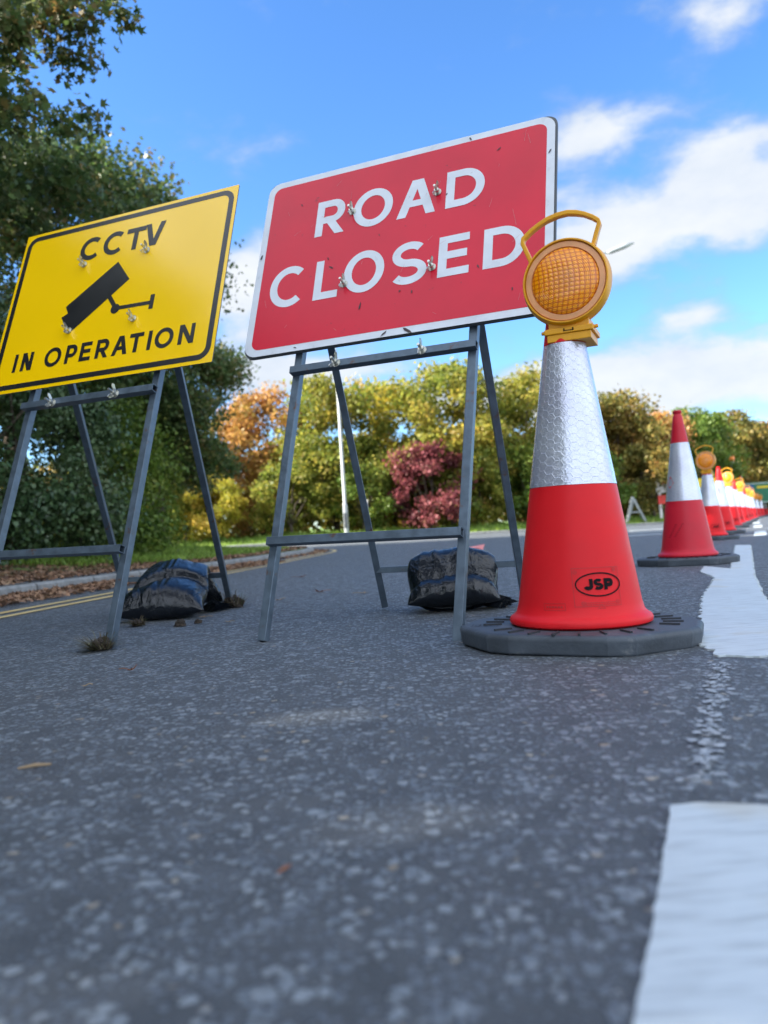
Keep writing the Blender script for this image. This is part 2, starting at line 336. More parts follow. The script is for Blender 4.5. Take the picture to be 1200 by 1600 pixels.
def leafmat(name,cols,scale=.55,trans=.35,rough=.5,rnd=.5):
    m,node,mt,mix,ramp,mr,l=mat(name)
    tc=node('ShaderNodeTexCoord').outputs['Object']; geo=node('ShaderNodeNewGeometry')
    oi=node('ShaderNodeObjectInfo').outputs['Random']
    off=node('ShaderNodeVectorMath',operation='ADD',ins={0:tc,1:node('ShaderNodeCombineXYZ',ins={0:mt('MULTIPLY',oi,37.)}).outputs[0]}).outputs[0]
    n=node('ShaderNodeTexNoise',ins={'Vector':off,'Scale':scale,'Detail':3.}).outputs[0]
    n=mr(n,.32,.68,0,1)
    f=mt('ADD',mt('MULTIPLY',n,1-rnd),mt('MULTIPLY',geo.outputs['Random Per Island'],rnd))
    c=ramp(f,[(i/(len(cols)-1) if len(cols)>1 else 0,k) for i,k in enumerate(cols)])
    br=mt('ADD',mt('MULTIPLY',mt('FRACT',mt('MULTIPLY',geo.outputs['Random Per Island'],17.3)),.6),.7)
    c=node('ShaderNodeVectorMath',operation='SCALE',ins={0:c,3:br}).outputs[0]
    p=node('ShaderNodeBsdfPrincipled',ins={'Base Color':c,'Roughness':rough,'Specular IOR Level':.35})
    t=node('ShaderNodeBsdfTranslucent',ins={0:c})
    o=node('ShaderNodeMixShader',ins={0:trans,1:p.outputs[0],2:t.outputs[0]})
    node('ShaderNodeOutputMaterial',ins={0:o.outputs[0]}); return m
LM={
 'dark':leafmat('dark_maple_leaves',[(.04,.078,.026),(.065,.115,.034),(.09,.145,.04),(.14,.15,.045),(.25,.15,.05)],.5,.42,.45,.6),
 'ivy':leafmat('ivy_leaves',[(.038,.076,.034),(.06,.11,.044),(.085,.14,.055),(.15,.17,.065)],.8,.22,.3,.6),
 'yg':leafmat('yellow_green_leaves',[(.095,.14,.025),(.18,.225,.035),(.33,.30,.05),(.42,.29,.06)],.5,.55,.5,.45),
 'yellow':leafmat('yellow_leaves',[(.22,.26,.03),(.38,.36,.04),(.50,.38,.05),(.50,.30,.05)],.5,.45,.5,.5),
 'orange':leafmat('orange_leaves',[(.26,.22,.04),(.40,.24,.06),(.50,.25,.08),(.42,.18,.07)],.5,.45,.5,.5),
 'red':leafmat('crimson_leaves',[(.09,.04,.035),(.18,.045,.055),(.27,.07,.08),(.15,.07,.045)],.6,.4,.5,.5),
 'olive':leafmat('olive_leaves',[(.08,.10,.025),(.16,.16,.035),(.28,.20,.045),(.38,.18,.05)],.45,.4,.5,.45),
 'green':leafmat('green_leaves',[(.05,.10,.018),(.10,.17,.025),(.17,.23,.035),(.28,.25,.035)],.6,.4,.5,.5),
 'grass':leafmat('grass_blades',[(.09,.17,.025),(.17,.28,.04),(.25,.36,.06),(.28,.30,.10)],.8,.35,.5,.5),
 'litter':leafmat('leaf_litter',[(.13,.065,.035),(.22,.12,.07),(.33,.20,.12),(.10,.05,.03),(.38,.27,.17)],1.5,.1,.7,.8),
 'straw':leafmat('dry_grass',[(.05,.035,.022),(.10,.075,.045),(.18,.14,.085),(.07,.10,.03),(.34,.28,.19)],3,.1,.8,.9),
 'pale':leafmat('pale_leaf',[(.40,.28,.17),(.46,.34,.2)],3,.2,.6,.5),
 'rust':leafmat('rust_leaf',[(.30,.12,.07),(.36,.17,.1)],3,.2,.6,.5)}

# ---------------------------------------------------------------- terrain
KERB=[(-3.4,-30),(-3.3,-3),(-3.15,2),(-2.95,5.7),(-2.72,7.5),(-2.35,9.5),(-1.95,11.2),(-1.52,13.2),(-1.36,14.6),(-1.5,15.7),(-1.95,16.6),(-2.9,17.5),(-5.2,18.6),(-12,19.8),(-60,22)]
YEL=[(-2.35,-3),(-2.2,1),(-2.0,3.9),(-1.86,5.4),(-1.74,7.2),(-1.45,10.6),(-1.08,13.1),(-.95,14.6),(-1.1,16),(-1.6,17.1),(-2.7,18.1),(-5.1,19.1),(-12,20.3)]
FARK=[(-60,24.5),(-20,25.8),(-5,27),(4,27.6),(9,28.5),(13,31),(20,41),(34,66),(70,130)]
def smooth_poly(P,it=2):
    P=[Vector((p[0],p[1])) for p in P]
    for _ in range(it):
        Q=[P[0]]
        for a,b in zip(P[:-1],P[1:]): Q+= [a*.75+b*.25,a*.25+b*.75]
        Q.append(P[-1]); P=Q
    return [(p.x,p.y) for p in P]
KERB=smooth_poly(KERB); YEL=smooth_poly(YEL); FARK=smooth_poly(FARK)
LEFTV=KERB+[(-60,-30)]
FARV=FARK+[(400,500),(-400,500),(-400,24)]
RIGHTV=[(11,-30),(15,10),(25,28),(40,56),(75,120),(400,500),(500,500),(500,-30)]
def sdist(P,X,Y):
    X=np.asarray(X,float);Y=np.asarray(Y,float); d=np.full(X.shape,1e9); ins=np.zeros(X.shape,bool); n=len(P)
    for i in range(n):
        ax,ay=P[i];bx,by=P[(i+1)%n]; dx,dy=bx-ax,by-ay
        t=np.clip(((X-ax)*dx+(Y-ay)*dy)/(dx*dx+dy*dy+1e-12),0,1)
        d=np.minimum(d,np.hypot(X-ax-t*dx,Y-ay-t*dy))
        if ay!=by:
            c=((ay>Y)!=(by>Y))&(X<(bx-ax)*(Y-ay)/(by-ay)+ax); ins^=c
    return np.where(ins,d,-d)
def sstep(a,b,x): t=np.clip((x-a)/(b-a),0,1); return t*t*(3-2*t)
def roadz(x,y): return np.clip((np.asarray(y,float)-10)/17,0,1)*np.clip(.16-.012*np.asarray(x,float),.03,.2)
def vergez(x,y):
    x=np.asarray(x,float);y=np.asarray(y,float)
    dl=sdist(LEFTV,x,y);df=sdist(FARV,x,y);dr=sdist(RIGHTV,x,y)
    r=roadz(x,y); wob=.03*np.sin(x*1.7+y*.9)+.02*np.sin(x*3.1-y*2.3)
    z=r-.06
    z=np.where(dl>.06,r+.075+sstep(.9,3.6,dl)*(.20+wob)+sstep(3,30,dl)*.8,z)
    z=np.where(df>.06,r+.07+sstep(.1,2.2,df)*(.24+wob)+sstep(4,60,df)*1.2,z)
    z=np.where(dr>.06,r+.07+sstep(.3,3,dr)*.2,z)
    return z
def gz(x,y): return float(vergez(np.array([x]),np.array([y]))[0])
def axis(segs):
    out=[]
    for a,b,s in segs: out+=list(np.arange(a,b,s))
    return np.array(sorted(set(np.round(out,4))))
def grid(name,xs,ys,zf,m,kind=True):
    X,Y=np.meshgrid(xs,ys); Z=zf(X,Y); nx,ny=len(xs),len(ys)
    V=np.stack([X,Y,Z],-1).reshape(-1,3); i=np.arange(nx*ny).reshape(ny,nx)
    q=np.stack([i[:-1,:-1],i[:-1,1:],i[1:,1:],i[1:,:-1]],-1).reshape(-1)
    o=npmesh(name,V,q,[4]*((nx-1)*(ny-1)),m); o.data.shade_smooth()
    if kind: tag(o,kind='structure')
    return o
xs=axis([(-400,-60,40),(-60,-14,2),(-14,-6,.5),(-6,-.8,.09),(-.8,15,.5),(15,60,1.5),(60,500,40)])
ys=axis([(-30,2,1),(2,19,.1),(19,25,.3),(25,32,.15),(32,60,1.5),(60,560,25)])
grid('ground',xs,ys,vergez,MT['ground'])
grid('road',axis([(-60,0,1),(0,80,1)]),axis([(-30,140,1)]),roadz,MT['asphalt'])
def offset(P,d):
    out=[]
    for i in range(len(P)):
        a=Vector(P[max(i-1,0)]);b=Vector(P[min(i+1,len(P)-1)]);t=(b-a).normalized(); out.append((P[i][0]-t.y*d,P[i][1]+t.x*d))
    return out
def strip(name,P,d0,d1,m,dz,zf=roadz,sub=.4,kind='structure'):
    Q=[P[0]]
    for a,b in zip(P[:-1],P[1:]):
        n=max(1,int(math.dist(a,b)/sub))
        for k in range(1,n+1): Q.append((a[0]+(b[0]-a[0])*k/n,a[1]+(b[1]-a[1])*k/n))
    A=offset(Q,d0);B=offset(Q,d1); mb=MB(); vs=[]
    for a,b in zip(A,B): vs+= [(a[0],a[1],float(zf(a[0],a[1]))+dz),(b[0],b[1],float(zf(b[0],b[1]))+dz)]
    mb.add(vs,[(2*i,2*i+1,2*i+3,2*i+2) for i in range(len(Q)-1)])
    o=mb.build(name,m)
    if kind: tag(o,kind=kind)
    return o
strip('yellow_line',YEL,-.035,.04,MT['road_yellow'],.004)
strip('yellow_line',YEL,.15,.225,MT['road_yellow'],.004)
pp=[p for p in KERB if -4<p[1]<10.3]
strip('path',pp,.13,.85,MT['path'],.092,sub=.25)
def kerb(name,P,h,sgn=1,lo=.0):
    Q=[P[0]]
    for a,b in zip(P[:-1],P[1:]):
        n=max(1,int(math.dist(a,b)/.3))
        for k in range(1,n+1): Q.append((a[0]+(b[0]-a[0])*k/n,a[1]+(b[1]-a[1])*k/n))
    prof=[(0,-.03),(.004,h*.82),(.018,h),(.125,h+.004),(.125,-.03)]
    L=[offset(Q,d*sgn) for d,_ in prof]; vs=[];uv=[];s=0
    for i in range(len(Q)):
        if i: s+=math.dist(Q[i],Q[i-1])
        for j,(d,z) in enumerate(prof):
            x,y=L[j][i]; vs.append((x,y,float(roadz(x,y))+z)); uv.append((s,d))
    m=len(prof); mb=MB(); mb.add(vs,[(i*m+j,i*m+j+1,(i+1)*m+j+1,(i+1)*m+j) for i in range(len(Q)-1) for j in range(m-1)])
    o=mb.build(name,MT['kerb']); ul=o.data.uv_layers.new(name='UVMap')
    idx=np.zeros(len(o.data.loops),np.int32); o.data.loops.foreach_get('vertex_index',idx)
    ul.data.foreach_set('uv',np.array(uv,np.float32)[idx].ravel()); tag(o,kind='structure'); return o
kerb('kerb',[p for p in KERB if p[1]>-5 and p[0]>-20],.085,1)
kerb('kerb',[p for p in FARK if p[0]>-30 and p[0]<40],.075,1)
# white markings (world polygons on the road, every edge given its own small raggedness)
def marking(name,poly,m,dz=.004,rag=.0,th=.003):
    pts=[]
    for a,b in zip(poly,poly[1:]+poly[:1]):
        n=max(1,int(math.dist(a,b)/.012)) if rag else 1
        for k in range(n):
            t=k/n; j=(random.random()-.5)*rag if k else 0; dx,dy=b[0]-a[0],b[1]-a[1]; L=math.hypot(dx,dy)
            pts.append((a[0]+dx*t-dy/L*j,a[1]+dy*t+dx/L*j))
    z=[float(roadz(*p)) for p in pts]; n=len(pts)
    mb=MB(); mb.add([(p[0],p[1],zz+dz) for p,zz in zip(pts,z)],[tuple(range(n))])
    mb.add([(p[0],p[1],zz+dz) for p,zz in zip(pts,z)]+[(p[0],p[1],zz-.004) for p,zz in zip(pts,z)],[(i,(i+1)%n,n+(i+1)%n,n+i) for i in range(n)])
    return tag(mb.build(name,m),kind='structure')
d=Vector((.4,.9)).normalized()
def mk(x,y,wd,L,dirv=(.40,.917),rag=.006,name='road_marking'):
    dx,dy=dirv; nx,ny=dy,-dx
    return marking(name,[(x,y),(x+nx*wd,y+ny*wd),(x+nx*wd+dx*L,y+ny*wd+dy*L),(x+dx*L,y+dy*L)],MT['road_white'],rag=rag)
marking('road_marking',[(-.03,.10),(.20,.02),(.52,.70),(.50,.735),(.30,.795),(.272,.792),(.262,.765)],MT['road_white'],rag=.0025)
marking('road_marking',[(.672,1.60),(.80,1.54),(1.66,3.5),(3.19,6.75),(3.14,6.93),(1.80,4.05),(1.80,4.38),(1.62,4.0),(1.50,3.55),(1.10,2.72),(.86,2.15),(.70,1.80),(.69,1.66)],MT['road_white'],rag=.016)
for i in range(11):
    t=9.3+i*3.9; x=4.3+(t-9)*.478 if t<20 else 4.3+11*.478+(t-20)*.5
    mk(x,t,.14,1.9,(.44,.898))
for i,(x,y) in enumerate([(4.3,12.7),(5.0,14.6),(6.0,16.8)]):    # give-way dashes across the mouth of the lane
    mk(x-.6,y,1.8,.18,(-.10,.995))
mb=MB()
for i in range(240):
    t=random.random(); x=.335+t*.31+random.gauss(0,.011); y=.86+t*.68; r=.002+random.random()*.004
    n=7; a0=random.random()*6; mb.add([(x+r*(1+.4*random.random())*math.cos(a0+k*6.283/n),y+1.3*r*math.sin(a0+k*6.283/n),.0006+.00002*i) for k in range(n)],[tuple(range(n))])
tag(mb.build('worn_road_paint',MT['worn_white']),kind='structure')

# ---------------------------------------------------------------- foliage
MAPLE=[]
for k in range(5):
    a=R_(90+ (k-2)*52); tip=(1.,.95,1.12,.95,1.)[k]*(.62 if k in(0,4) else 1)
    MAPLE.append((a+R_(-26) if k else a-R_(30),.42)); MAPLE.append((a,tip))
MAPLE.append((R_(90+2*52+30),.42)); MAPLE.append((R_(270),.30))
MAPLE=np.array([(r*math.cos(a)*.62,r*math.sin(a)*.62) for a,r in sorted(MAPLE)])
OVAL=np.array([(0,-.5),(.3,-.12),(.24,.28),(0,.55),(-.24,.28),(-.3,-.12)])
QUAD=np.array([(0,-.5),(.38,0),(0,.5),(-.38,0)])
IVY=np.array([(0,-.4),(.42,-.2),(.28,.12),(0,.55),(-.28,.12),(-.42,-.2)])
BLADE=np.array([(-.06,0),(.06,0),(.045,.55),(0,1.)])
def leaves(P,size,shape,nrm=None,tilt=1.,rng=None):
    rng=rng or np.random; n=len(P); k=len(shape)
    a=rng.normal(size=(n,3))
    if nrm is not None: a=nrm+a*tilt
    a/=np.linalg.norm(a,axis=1)[:,None]+1e-9
    b=rng.normal(size=(n,3)); b-=a*(a*b).sum(1)[:,None]; b/=np.linalg.norm(b,axis=1)[:,None]+1e-9; c=np.cross(a,b)
    s=size*(.6+.8*rng.random(n)); bend=(rng.random(n)-.3)*.5
    rr=(shape**2).sum(1)
    V=P[:,None,:]+s[:,None,None]*(b[:,None,:]*shape[None,:,0,None]+c[:,None,:]*shape[None,:,1,None]+a[:,None,:]*(rr[None,:,None]*bend[:,None,None]))
    return V.reshape(-1,3),np.arange(n*k),np.full(n,k)
def crown_points(rng,blobs,n):
    w=np.array([b[3]**2 for b in blobs]); idx=rng.choice(len(blobs),n,p=w/w.sum()); B=np.array(blobs)
    d=rng.normal(size=(n,3)); d/=np.linalg.norm(d,axis=1)[:,None]
    r=B[idx,3]*(rng.random(n)**.38)*(1+.22*rng.normal(size=n))
    return B[idx,:3]+d*r[:,None]*np.array([1,1,.8]),d
def limbs(mb,base,tips,r0,zsplit,rng):
    b=Vector(base); top=b+Vector((0,0,zsplit)); 
    mb.tube([b+Vector((0,0,-.2)),b+Vector((.03,.02,zsplit*.5)),top],[r0*1.25,r0,r0*.8],10)
    for t in tips:
        t=Vector(t); mid=top.lerp(t,.45)+Vector(rng.normal(size=3)*.18); mid.z+=.2
        mb.tube([top+Vector((0,0,-.1)),mid,t],[r0*.5,r0*.28,r0*.06],7)
        for _ in range(3):
            e=mid.lerp(t,rng.random()*.7)+0*t; u=e+Vector(rng.normal(size=3))*.55
            mb.tube([e,e.lerp(u,.5)+Vector((0,0,.06)),u],[r0*.14,r0*.09,r0*.03],5)
def make_tree(name,H,Rr,z0,nb,br,nl,ls,shape,lm,seed,r0=.14,label=None,cat='tree',group=None,loc=(0,0,0),blobs=None,zs=None,sq=1.):
    rng=np.random.RandomState(seed)
    if blobs is None:
        blobs=[]
        for i in range(nb):
            u=rng.random(); z=z0+(H-z0)*(.05+.9*u); env=Rr*math.sin(math.pi*min(1,max(.12,(z-z0)/(H-z0)*.8+.18)))**.6
            a=rng.random()*6.283; q=env*math.sqrt(rng.random())*.9; b=br*(.6+.7*rng.random())
            blobs.append((q*math.cos(a),q*math.sin(a)*sq,min(z,H-b*.6),b))
    t=empty(name,loc); tag(t,label,cat,group)
    mb=MB(); big=sorted(blobs,key=lambda b:-b[3])[:10]
    limbs(mb,(0,0,0),[(b[0],b[1],b[2]) for b in big],r0,zs or max(.5,z0*.8),rng); mb.build('trunk',MT['bark'],t,smooth=True)
    P,d=crown_points(rng,blobs,nl); V,L,S=leaves(P,ls,shape,rng=rng,nrm=d*.7+np.array([0,0,.3]))
    npmesh('crown',V,L,S,LM[lm],t); return t
def copy_tree(o,loc,rz,sc=1.,lm=None,label=None,group=None):
    c=o.copy(); col.objects.link(c); c.location=loc; c.rotation_euler=(0,0,rz); c.scale=(sc,sc,sc)
    if label: c['label']=label
    if group: c['group']=group
    for ch in o.children:
        k=ch.copy(); col.objects.link(k); k.parent=c
        if lm and k.name.startswith('crown'):
            k.material_slots[0].link='OBJECT'; k.material_slots[0].material=LM[lm]
    return c
def G(x,y): return (x,y,gz(x,y)-.03)
# near dark trees on the left verge
rngb=np.random.RandomState(3)
def cloudblobs(rng,boxes):
    out=[]
    for (cx,cy,cz,rx,ry,rz,n,b) in boxes:
        for i in range(n):
            d_=rng.normal(size=3); d_/=np.linalg.norm(d_); q=rng.random()**.4
            out.append((cx+d_[0]*rx*q,cy+d_[1]*ry*q,cz+d_[2]*rz*q,b*(.6+.8*rng.random())))
    return out
make_tree('maple_tree',8,3,1,0,0,60000,.088,MAPLE,'dark',11,.2,'tall dark maple tree with browning top leaves behind the yellow sign','tree',loc=G(-6.2,13),
   blobs=cloudblobs(rngb,[(.2,0,4.6,3.1,2.4,2.5,70,.62),(1.7,-.3,5.2,1.7,1.2,1.3,26,.45),(.1,0,7.0,1.5,1.3,.7,26,.36)]),zs=2.2)
make_tree('maple_tree',9,3,3,0,0,38000,.09,MAPLE,'dark',12,.2,'overhanging dark maple tree with leafy twigs reaching in at the top left corner','tree',loc=G(-6.4,7.2),
   blobs=cloudblobs(rngb,[(-.6,.3,5.0,2.5,2.3,2.0,42,.55),(2.9,.1,5.5,1.35,.9,.55,20,.25),(2.5,.1,4.6,1.5,.9,.5,15,.24),(3.1,1.5,3.9,1.5,.8,.5,16,.26),(1.8,1.2,6.3,1.8,1.,.8,20,.28),(2.7,.2,4.0,.9,.8,.7,20,.27),(3.7,.1,5.35,.9,.5,.22,16,.15)]),zs=2.5)
make_tree('maple_tree',5.5,2,1,0,0,38000,.085,MAPLE,'dark',13,.15,'smaller dark green tree behind the gap between the two signs','tree',loc=G(-4.75,16.2),
   blobs=cloudblobs(rngb,[(.2,0,3.1,2.1,1.6,2.0,46,.5)]),zs=1.4)
shade=make_tree('shade_tree',9.5,3.4,1.5,60,1.15,20000,.2,OVAL,'dark',14,.22,'unseen tall broad tree added on the left verge to shade the road','tree',group='unseen trees added to shade the road',loc=G(-10.5,9.5))  # out-of-view trees added to block the sun from the foreground
for x,y,r,s in [(-8.6,3.2,1.,1.),(-10.8,15.5,2.3,.95),(-9.0,-1.8,3.3,1.),(-11.5,4.5,4.,1.1),(-7.6,-6.5,5.,1.),(-9.6,.9,.4,1.05)]:
    copy_tree(shade,G(x,y),r,s,label='unseen tall broad tree added on the left verge to shade the road',group='unseen trees added to shade the road')
# ivy covered hedge
def hedge(name,path,hgt,thick,nl,ls,shape,lm,seed,label,cat='hedge',coremat=None):
    rng=np.random.RandomState(seed); L=sum(math.dist(a,b) for a,b in zip(path[:-1],path[1:]))
    def at(s):
        for a,b in zip(path[:-1],path[1:]):
            q=math.dist(a,b)
            if s<=q: t=s/q; return a[0]+(b[0]-a[0])*t,a[1]+(b[1]-a[1])*t,(b[0]-a[0])/q,(b[1]-a[1])/q
            s-=q
        return *path[-1],0,1
    t=empty(name,(path[0][0],path[0][1],gz(*path[0]))); tag(t,label,cat)
    bl=[]
    n=int(L*hgt*7)
    for i in range(n):
        x,y,dx,dy=at(rng.random()*L); z=.02+rng.random()**1.25*hgt; o=(rng.random()-.5)*2*thick*(1-.35*(z/hgt)**3)
        bl.append((x-dy*o,y+dx*o,gz(x,y)+z,.28+.3*rng.random()))
    P,d=crown_points(rng,bl,nl); P-=np.array(t.location)
    V,Lp,S=leaves(P,ls,shape,rng=rng,nrm=d*1.0+np.array([0,0,.2]),tilt=.6); npmesh('foliage',V,Lp,S,LM[lm],t)
    for i in range(int(L*1.3)):
        mb=MB()
        x,y,dx,dy=at(rng.random()*L); z0=gz(x,y)-t.location.z; x-=t.location.x; y-=t.location.y
        pts=[(x+rng.normal()*.12*k,y+rng.normal()*.12*k,z0-.1+k*hgt/4) for k in range(4)]; mb.tube(pts,[.05,.04,.03,.015],6)
        mb.build('stem',MT['bark'],t,smooth=True)
    return t
hedge('ivy_hedge',[(-7.2,2.5),(-5.9,6.5),(-5.0,9.5),(-4.45,11.6)],3.1,.75,110000,.062,IVY,'ivy',21,'dense dark ivy clad hedge behind the legs of the yellow sign')
hedge('hawthorn_hedge',[(-4.5,12.2),(-4.6,14.5),(-6.5,16.8)],2.6,.7,24000,.075,OVAL,'green',22,'mid green shrubby end of the hedge beside the small grass corner')
# far autumn trees
T1=make_tree('autumn_tree',6.3,2.6,.3,70,.68,19000,.15,OVAL,'yg',31,.12,'yellow green tree','tree',loc=G(-2.0,31.5))
T2=make_tree('autumn_tree',5.4,2.4,.3,62,.64,17000,.15,OVAL,'olive',32,.12,'x','tree',loc=G(10.3,33.5))
T3=make_tree('autumn_bush',3.4,1.9,.1,34,.5,9000,.13,OVAL,'green',33,.07,'x','bush',loc=G(1.,29.8))
far=[ # source, x, y, scale, leaves, label
 (T1,-2.0,31.5,1.05,'yg','yellow green tree directly behind the tall pale lamp post'),
 (T1,-5.2,33.0,1.02,'orange','bright orange topped tree seen just left of the red sign legs'),
 (T1,-8.0,31.0,.8,'yg','yellow green tree beside the dark hedge end'),
 (T1,2.8,31.2,1.1,'yg','tallest yellow green tree between the legs of the red sign'),
 (T1,.4,33.4,1.07,'yellow','golden tree behind the gap between the red sign rear leg and front leg'),
 (T1,6.3,32.6,1.03,'yg','yellow green tree just left of the nearest cone'),
 (T1,-10.5,33.5,1.1,'yg','yellow green tree half hidden behind the small dark tree'),
 (T2,10.3,33.8,1.06,'olive','orange brown tree just right of the nearest cone'),
 (T2,13.2,36.0,.92,'orange','small rusty orange tree behind the grey folded frame'),
 (T2,15.8,38.5,1.0,'green','rounded green tree above the second cone'),
 (T2,19.5,42.5,1.05,'olive','olive tree right of the second cone tip'),
 (T2,23.8,47.5,1.1,'orange','faded orange tree above the line of lamps'),
 (T2,28.5,54,1.15,'olive','distant olive tree near the right edge'),
 (T2,33.5,62,1.2,'orange','distant brown tree at the right edge behind the green sign'),
 (T2,8.2,35.2,.95,'olive','olive tree partly hidden behind the nearest cone'),
 (T3,1.75,29.3,.98,'red','crimson leaved shrub between the red sign legs'),
 (T3,3.7,30.2,.95,'yg','yellow green bush behind the red sign front right leg'),
 (T3,-.8,29.7,.8,'green','green bush at the foot of the small white marker post'),
 (T3,-3.6,29.4,.85,'yg','yellowish bush left of the pale lamp post foot'),
 (T3,-6.3,28.8,.72,'yellow','bright yellow bush at the dark hedge end'),
 (T3,-8.9,28.6,.9,'yg','yellow green bush behind the grass corner'),
 (T3,5.9,30.3,.95,'green','green bush left of the nearest cone below the yellow trees'),
 (T3,8.3,31.0,.9,'green','green bush behind the nearest cone'),
 (T3,11.2,32.0,.95,'olive','olive bush behind the grey folded frame'),
 (T3,14.4,35.0,1.0,'green','dark green bush behind the orange topped beacon'),
 (T3,16.4,40.6,1.0,'green','dark green bush right of the second cone'),
 (T3,22.0,44.5,1.1,'olive','olive bush behind the line of cone lamps'),
 (T3,26.5,50.5,1.15,'green','green bush beside the green direction sign'),
 (T3,31.0,57.5,1.2,'green','green bush behind the green direction sign')]
seen=set()
for i,(src,x,y,s,lm,lb) in enumerate(far):
    g='bushes at the far verge' if src is T3 else 'autumn trees beyond the junction'
    if id(src) in seen: copy_tree(src,G(x,y),i*1.37,s,lm,lb,g)
    else:
        seen.add(id(src)); src.location=G(x,y); src.rotation_euler=(0,0,i*1.37); src.scale=(s,s,s); src['label']=lb; src['group']=g
        for ch in src.children:
            if ch.name.startswith('crown'): ch.material_slots[0].link='OBJECT'; ch.material_slots[0].material=LM[lm]
# distant wood closing the gaps
rg=np.random.RandomState(5); bl=[]
for i in range(560):
    t=rg.random(); x=-26+t*90; y=37.5+max(0,x-8)*1.02+rg.random()*5; bl.append((x,y,0.3+rg.random()**1.1*4.3,.9+rg.random()*.7))
P,d_=crown_points(rg,bl,80000); V,L,S=leaves(P,.3,OVAL,rng=rg,nrm=d_)
tag(npmesh('distant_wood',V,L,S,LM['olive']),'mixed olive wood closing the view behind the autumn trees','wood',kind='stuff')
# grass and litter
def scatter_blades(name,n,box,cond,h,seed,m,w=1.,label=None,cat='grass'):
    rng=np.random.RandomState(seed); X=box[0]+(box[1]-box[0])*rng.random(n*4); Y=box[2]+(box[3]-box[2])*rng.random(n*4)
    k=cond(X,Y,rng); X=X[k][:n];Y=Y[k][:n]; Z=vergez(X,Y); n=len(X)
    a=rng.random(n)*6.283; s=h*(.5+rng.random(n)); lean=(rng.normal(size=(n,2))*.35)
    dx,dy=np.cos(a),np.sin(a); V=np.zeros((n,4,3))
    for i,(u,v) in enumerate(BLADE):
        V[:,i,0]=X+dx*u*s*w+lean[:,0]*s*v*v; V[:,i,1]=Y+dy*u*s*w+lean[:,1]*s*v*v; V[:,i,2]=Z+v*s-.005
    o=npmesh(name,V.reshape(-1,3),np.arange(n*4),np.full(n,4),LM[m]); tag(o,label,cat,kind='stuff')
scatter_blades('grass',26000,(-6,-1,4,19.5),lambda X,Y,r:(sdist(LEFTV,X,Y)>.7+np.clip(11.5-Y,0,1.6)*.9+.25*np.sin(Y*4+X)),.085,41,'grass',1.,'short rough grass on the left verge behind the fallen leaves')
scatter_blades('grass',26000,(-12,22,26.8,45),lambda X,Y,r:(sdist(FARV,X,Y)>.14)&(sdist(FARV,X,Y)<2.6),.11,42,'grass',1.6,'sunlit green grass strip along the far kerb')
def litter(name,n,region,size,seed,label,zf):
    rng=np.random.RandomState(seed); pts=region(rng,n); X,Y=pts[:,0],pts[:,1]; Z=zf(X,Y)+.008+rng.random(len(X))*.022
    P=np.stack([X,Y,Z],-1); V,L,S=leaves(P,size,MAPLE if seed%2 else OVAL,nrm=np.array([[0,0,1.]]),tilt=.45,rng=rng)
    V[:,2]=np.maximum(V[:,2],np.repeat(zf(X,Y),S[0])+.005)
    tag(npmesh(name,V,L,S,LM['litter']),label,'leaf litter',kind='stuff')
Karr=np.array([p for p in KERB if 3<p[1]<17.3 and p[0]>-3.4])
Kd=[tuple(p) for p in Karr]; Kres=[]
for a,b in zip(Kd[:-1],Kd[1:]):
    n=max(1,int(math.dist(a,b)/.05)); Kres+=[(a[0]+(b[0]-a[0])*k/n,a[1]+(b[1]-a[1])*k/n) for k in range(n)]
KO=np.array(Kres); KN=np.array(offset(Kres,1.))-KO
def reg(lo,hi,ymax=99):
    def f(rng,n):
        i=rng.randint(0,len(KO),n*2); i=i[KO[i,1]<ymax][:n]; u=lo+(hi-lo)*rng.random(len(i))**1.4; return KO[i]+KN[i]*u[:,None]
    return f
litter('leaf_litter',5200,reg(-.02,-.62,11),.055,51,'brown fallen leaves heaped in the gutter against the kerb',roadz)
litter('leaf_litter',1500,reg(-.01,-.30,17.3),.05,52,'thin brown leaves along the kerb of the grass corner',roadz)
litter('leaf_litter',10000,reg(.35,2.3,99),.055,53,'brown fallen leaves covering the edge of the left verge',vergez)
litter('leaf_litter',2600,reg(.14,.8,99),.05,54,'thin scatter of brown leaves on the path behind the kerb',lambda x,y:vergez(x,y)+.012)

# ---------------------------------------------------------------- signs
def arc(cx,cy,rx,ry,a0,a1,n=18): return [(cx+rx*math.cos(R_(a0+(a1-a0)*i/n)),cy+ry*math.sin(R_(a0+(a1-a0)*i/n))) for i in range(n+1)]
def ribbon(P,w,closed=False):
    P=[Vector(p) for p in P]; P=[p for i,p in enumerate(P) if i==0 or (p-P[i-1]).length>1e-5]; n=len(P); Lf=[];Rt=[]
    for i in range(n):
        a=P[i-1] if (i or closed) else None; b=P[(i+1)%n] if (i<n-1 or closed) else None
        if a is None: t=(b-P[i]).normalized(); nn=Vector((-t.y,t.x)); k=1
        elif b is None: t=(P[i]-a).normalized(); nn=Vector((-t.y,t.x)); k=1
        else:
            t1=(P[i]-a).normalized();t2=(b-P[i]).normalized(); n1=Vector((-t1.y,t1.x)); n2=Vector((-t2.y,t2.x)); nn=(n1+n2).normalized(); k=1/max(.35,nn.dot(n1))
        Lf.append(P[i]+nn*(w/2*k)); Rt.append(P[i]-nn*(w/2*k))
    return [(Lf[i],Rt[i],Rt[(i+1)%n],Lf[(i+1)%n]) for i in range(n if closed else n-1)]
def par(xb,yb,xt,yt,hw): return [((xb-hw/2,yb),(xb+hw/2,yb),(xt+hw/2,yt),(xt-hw/2,yt))]
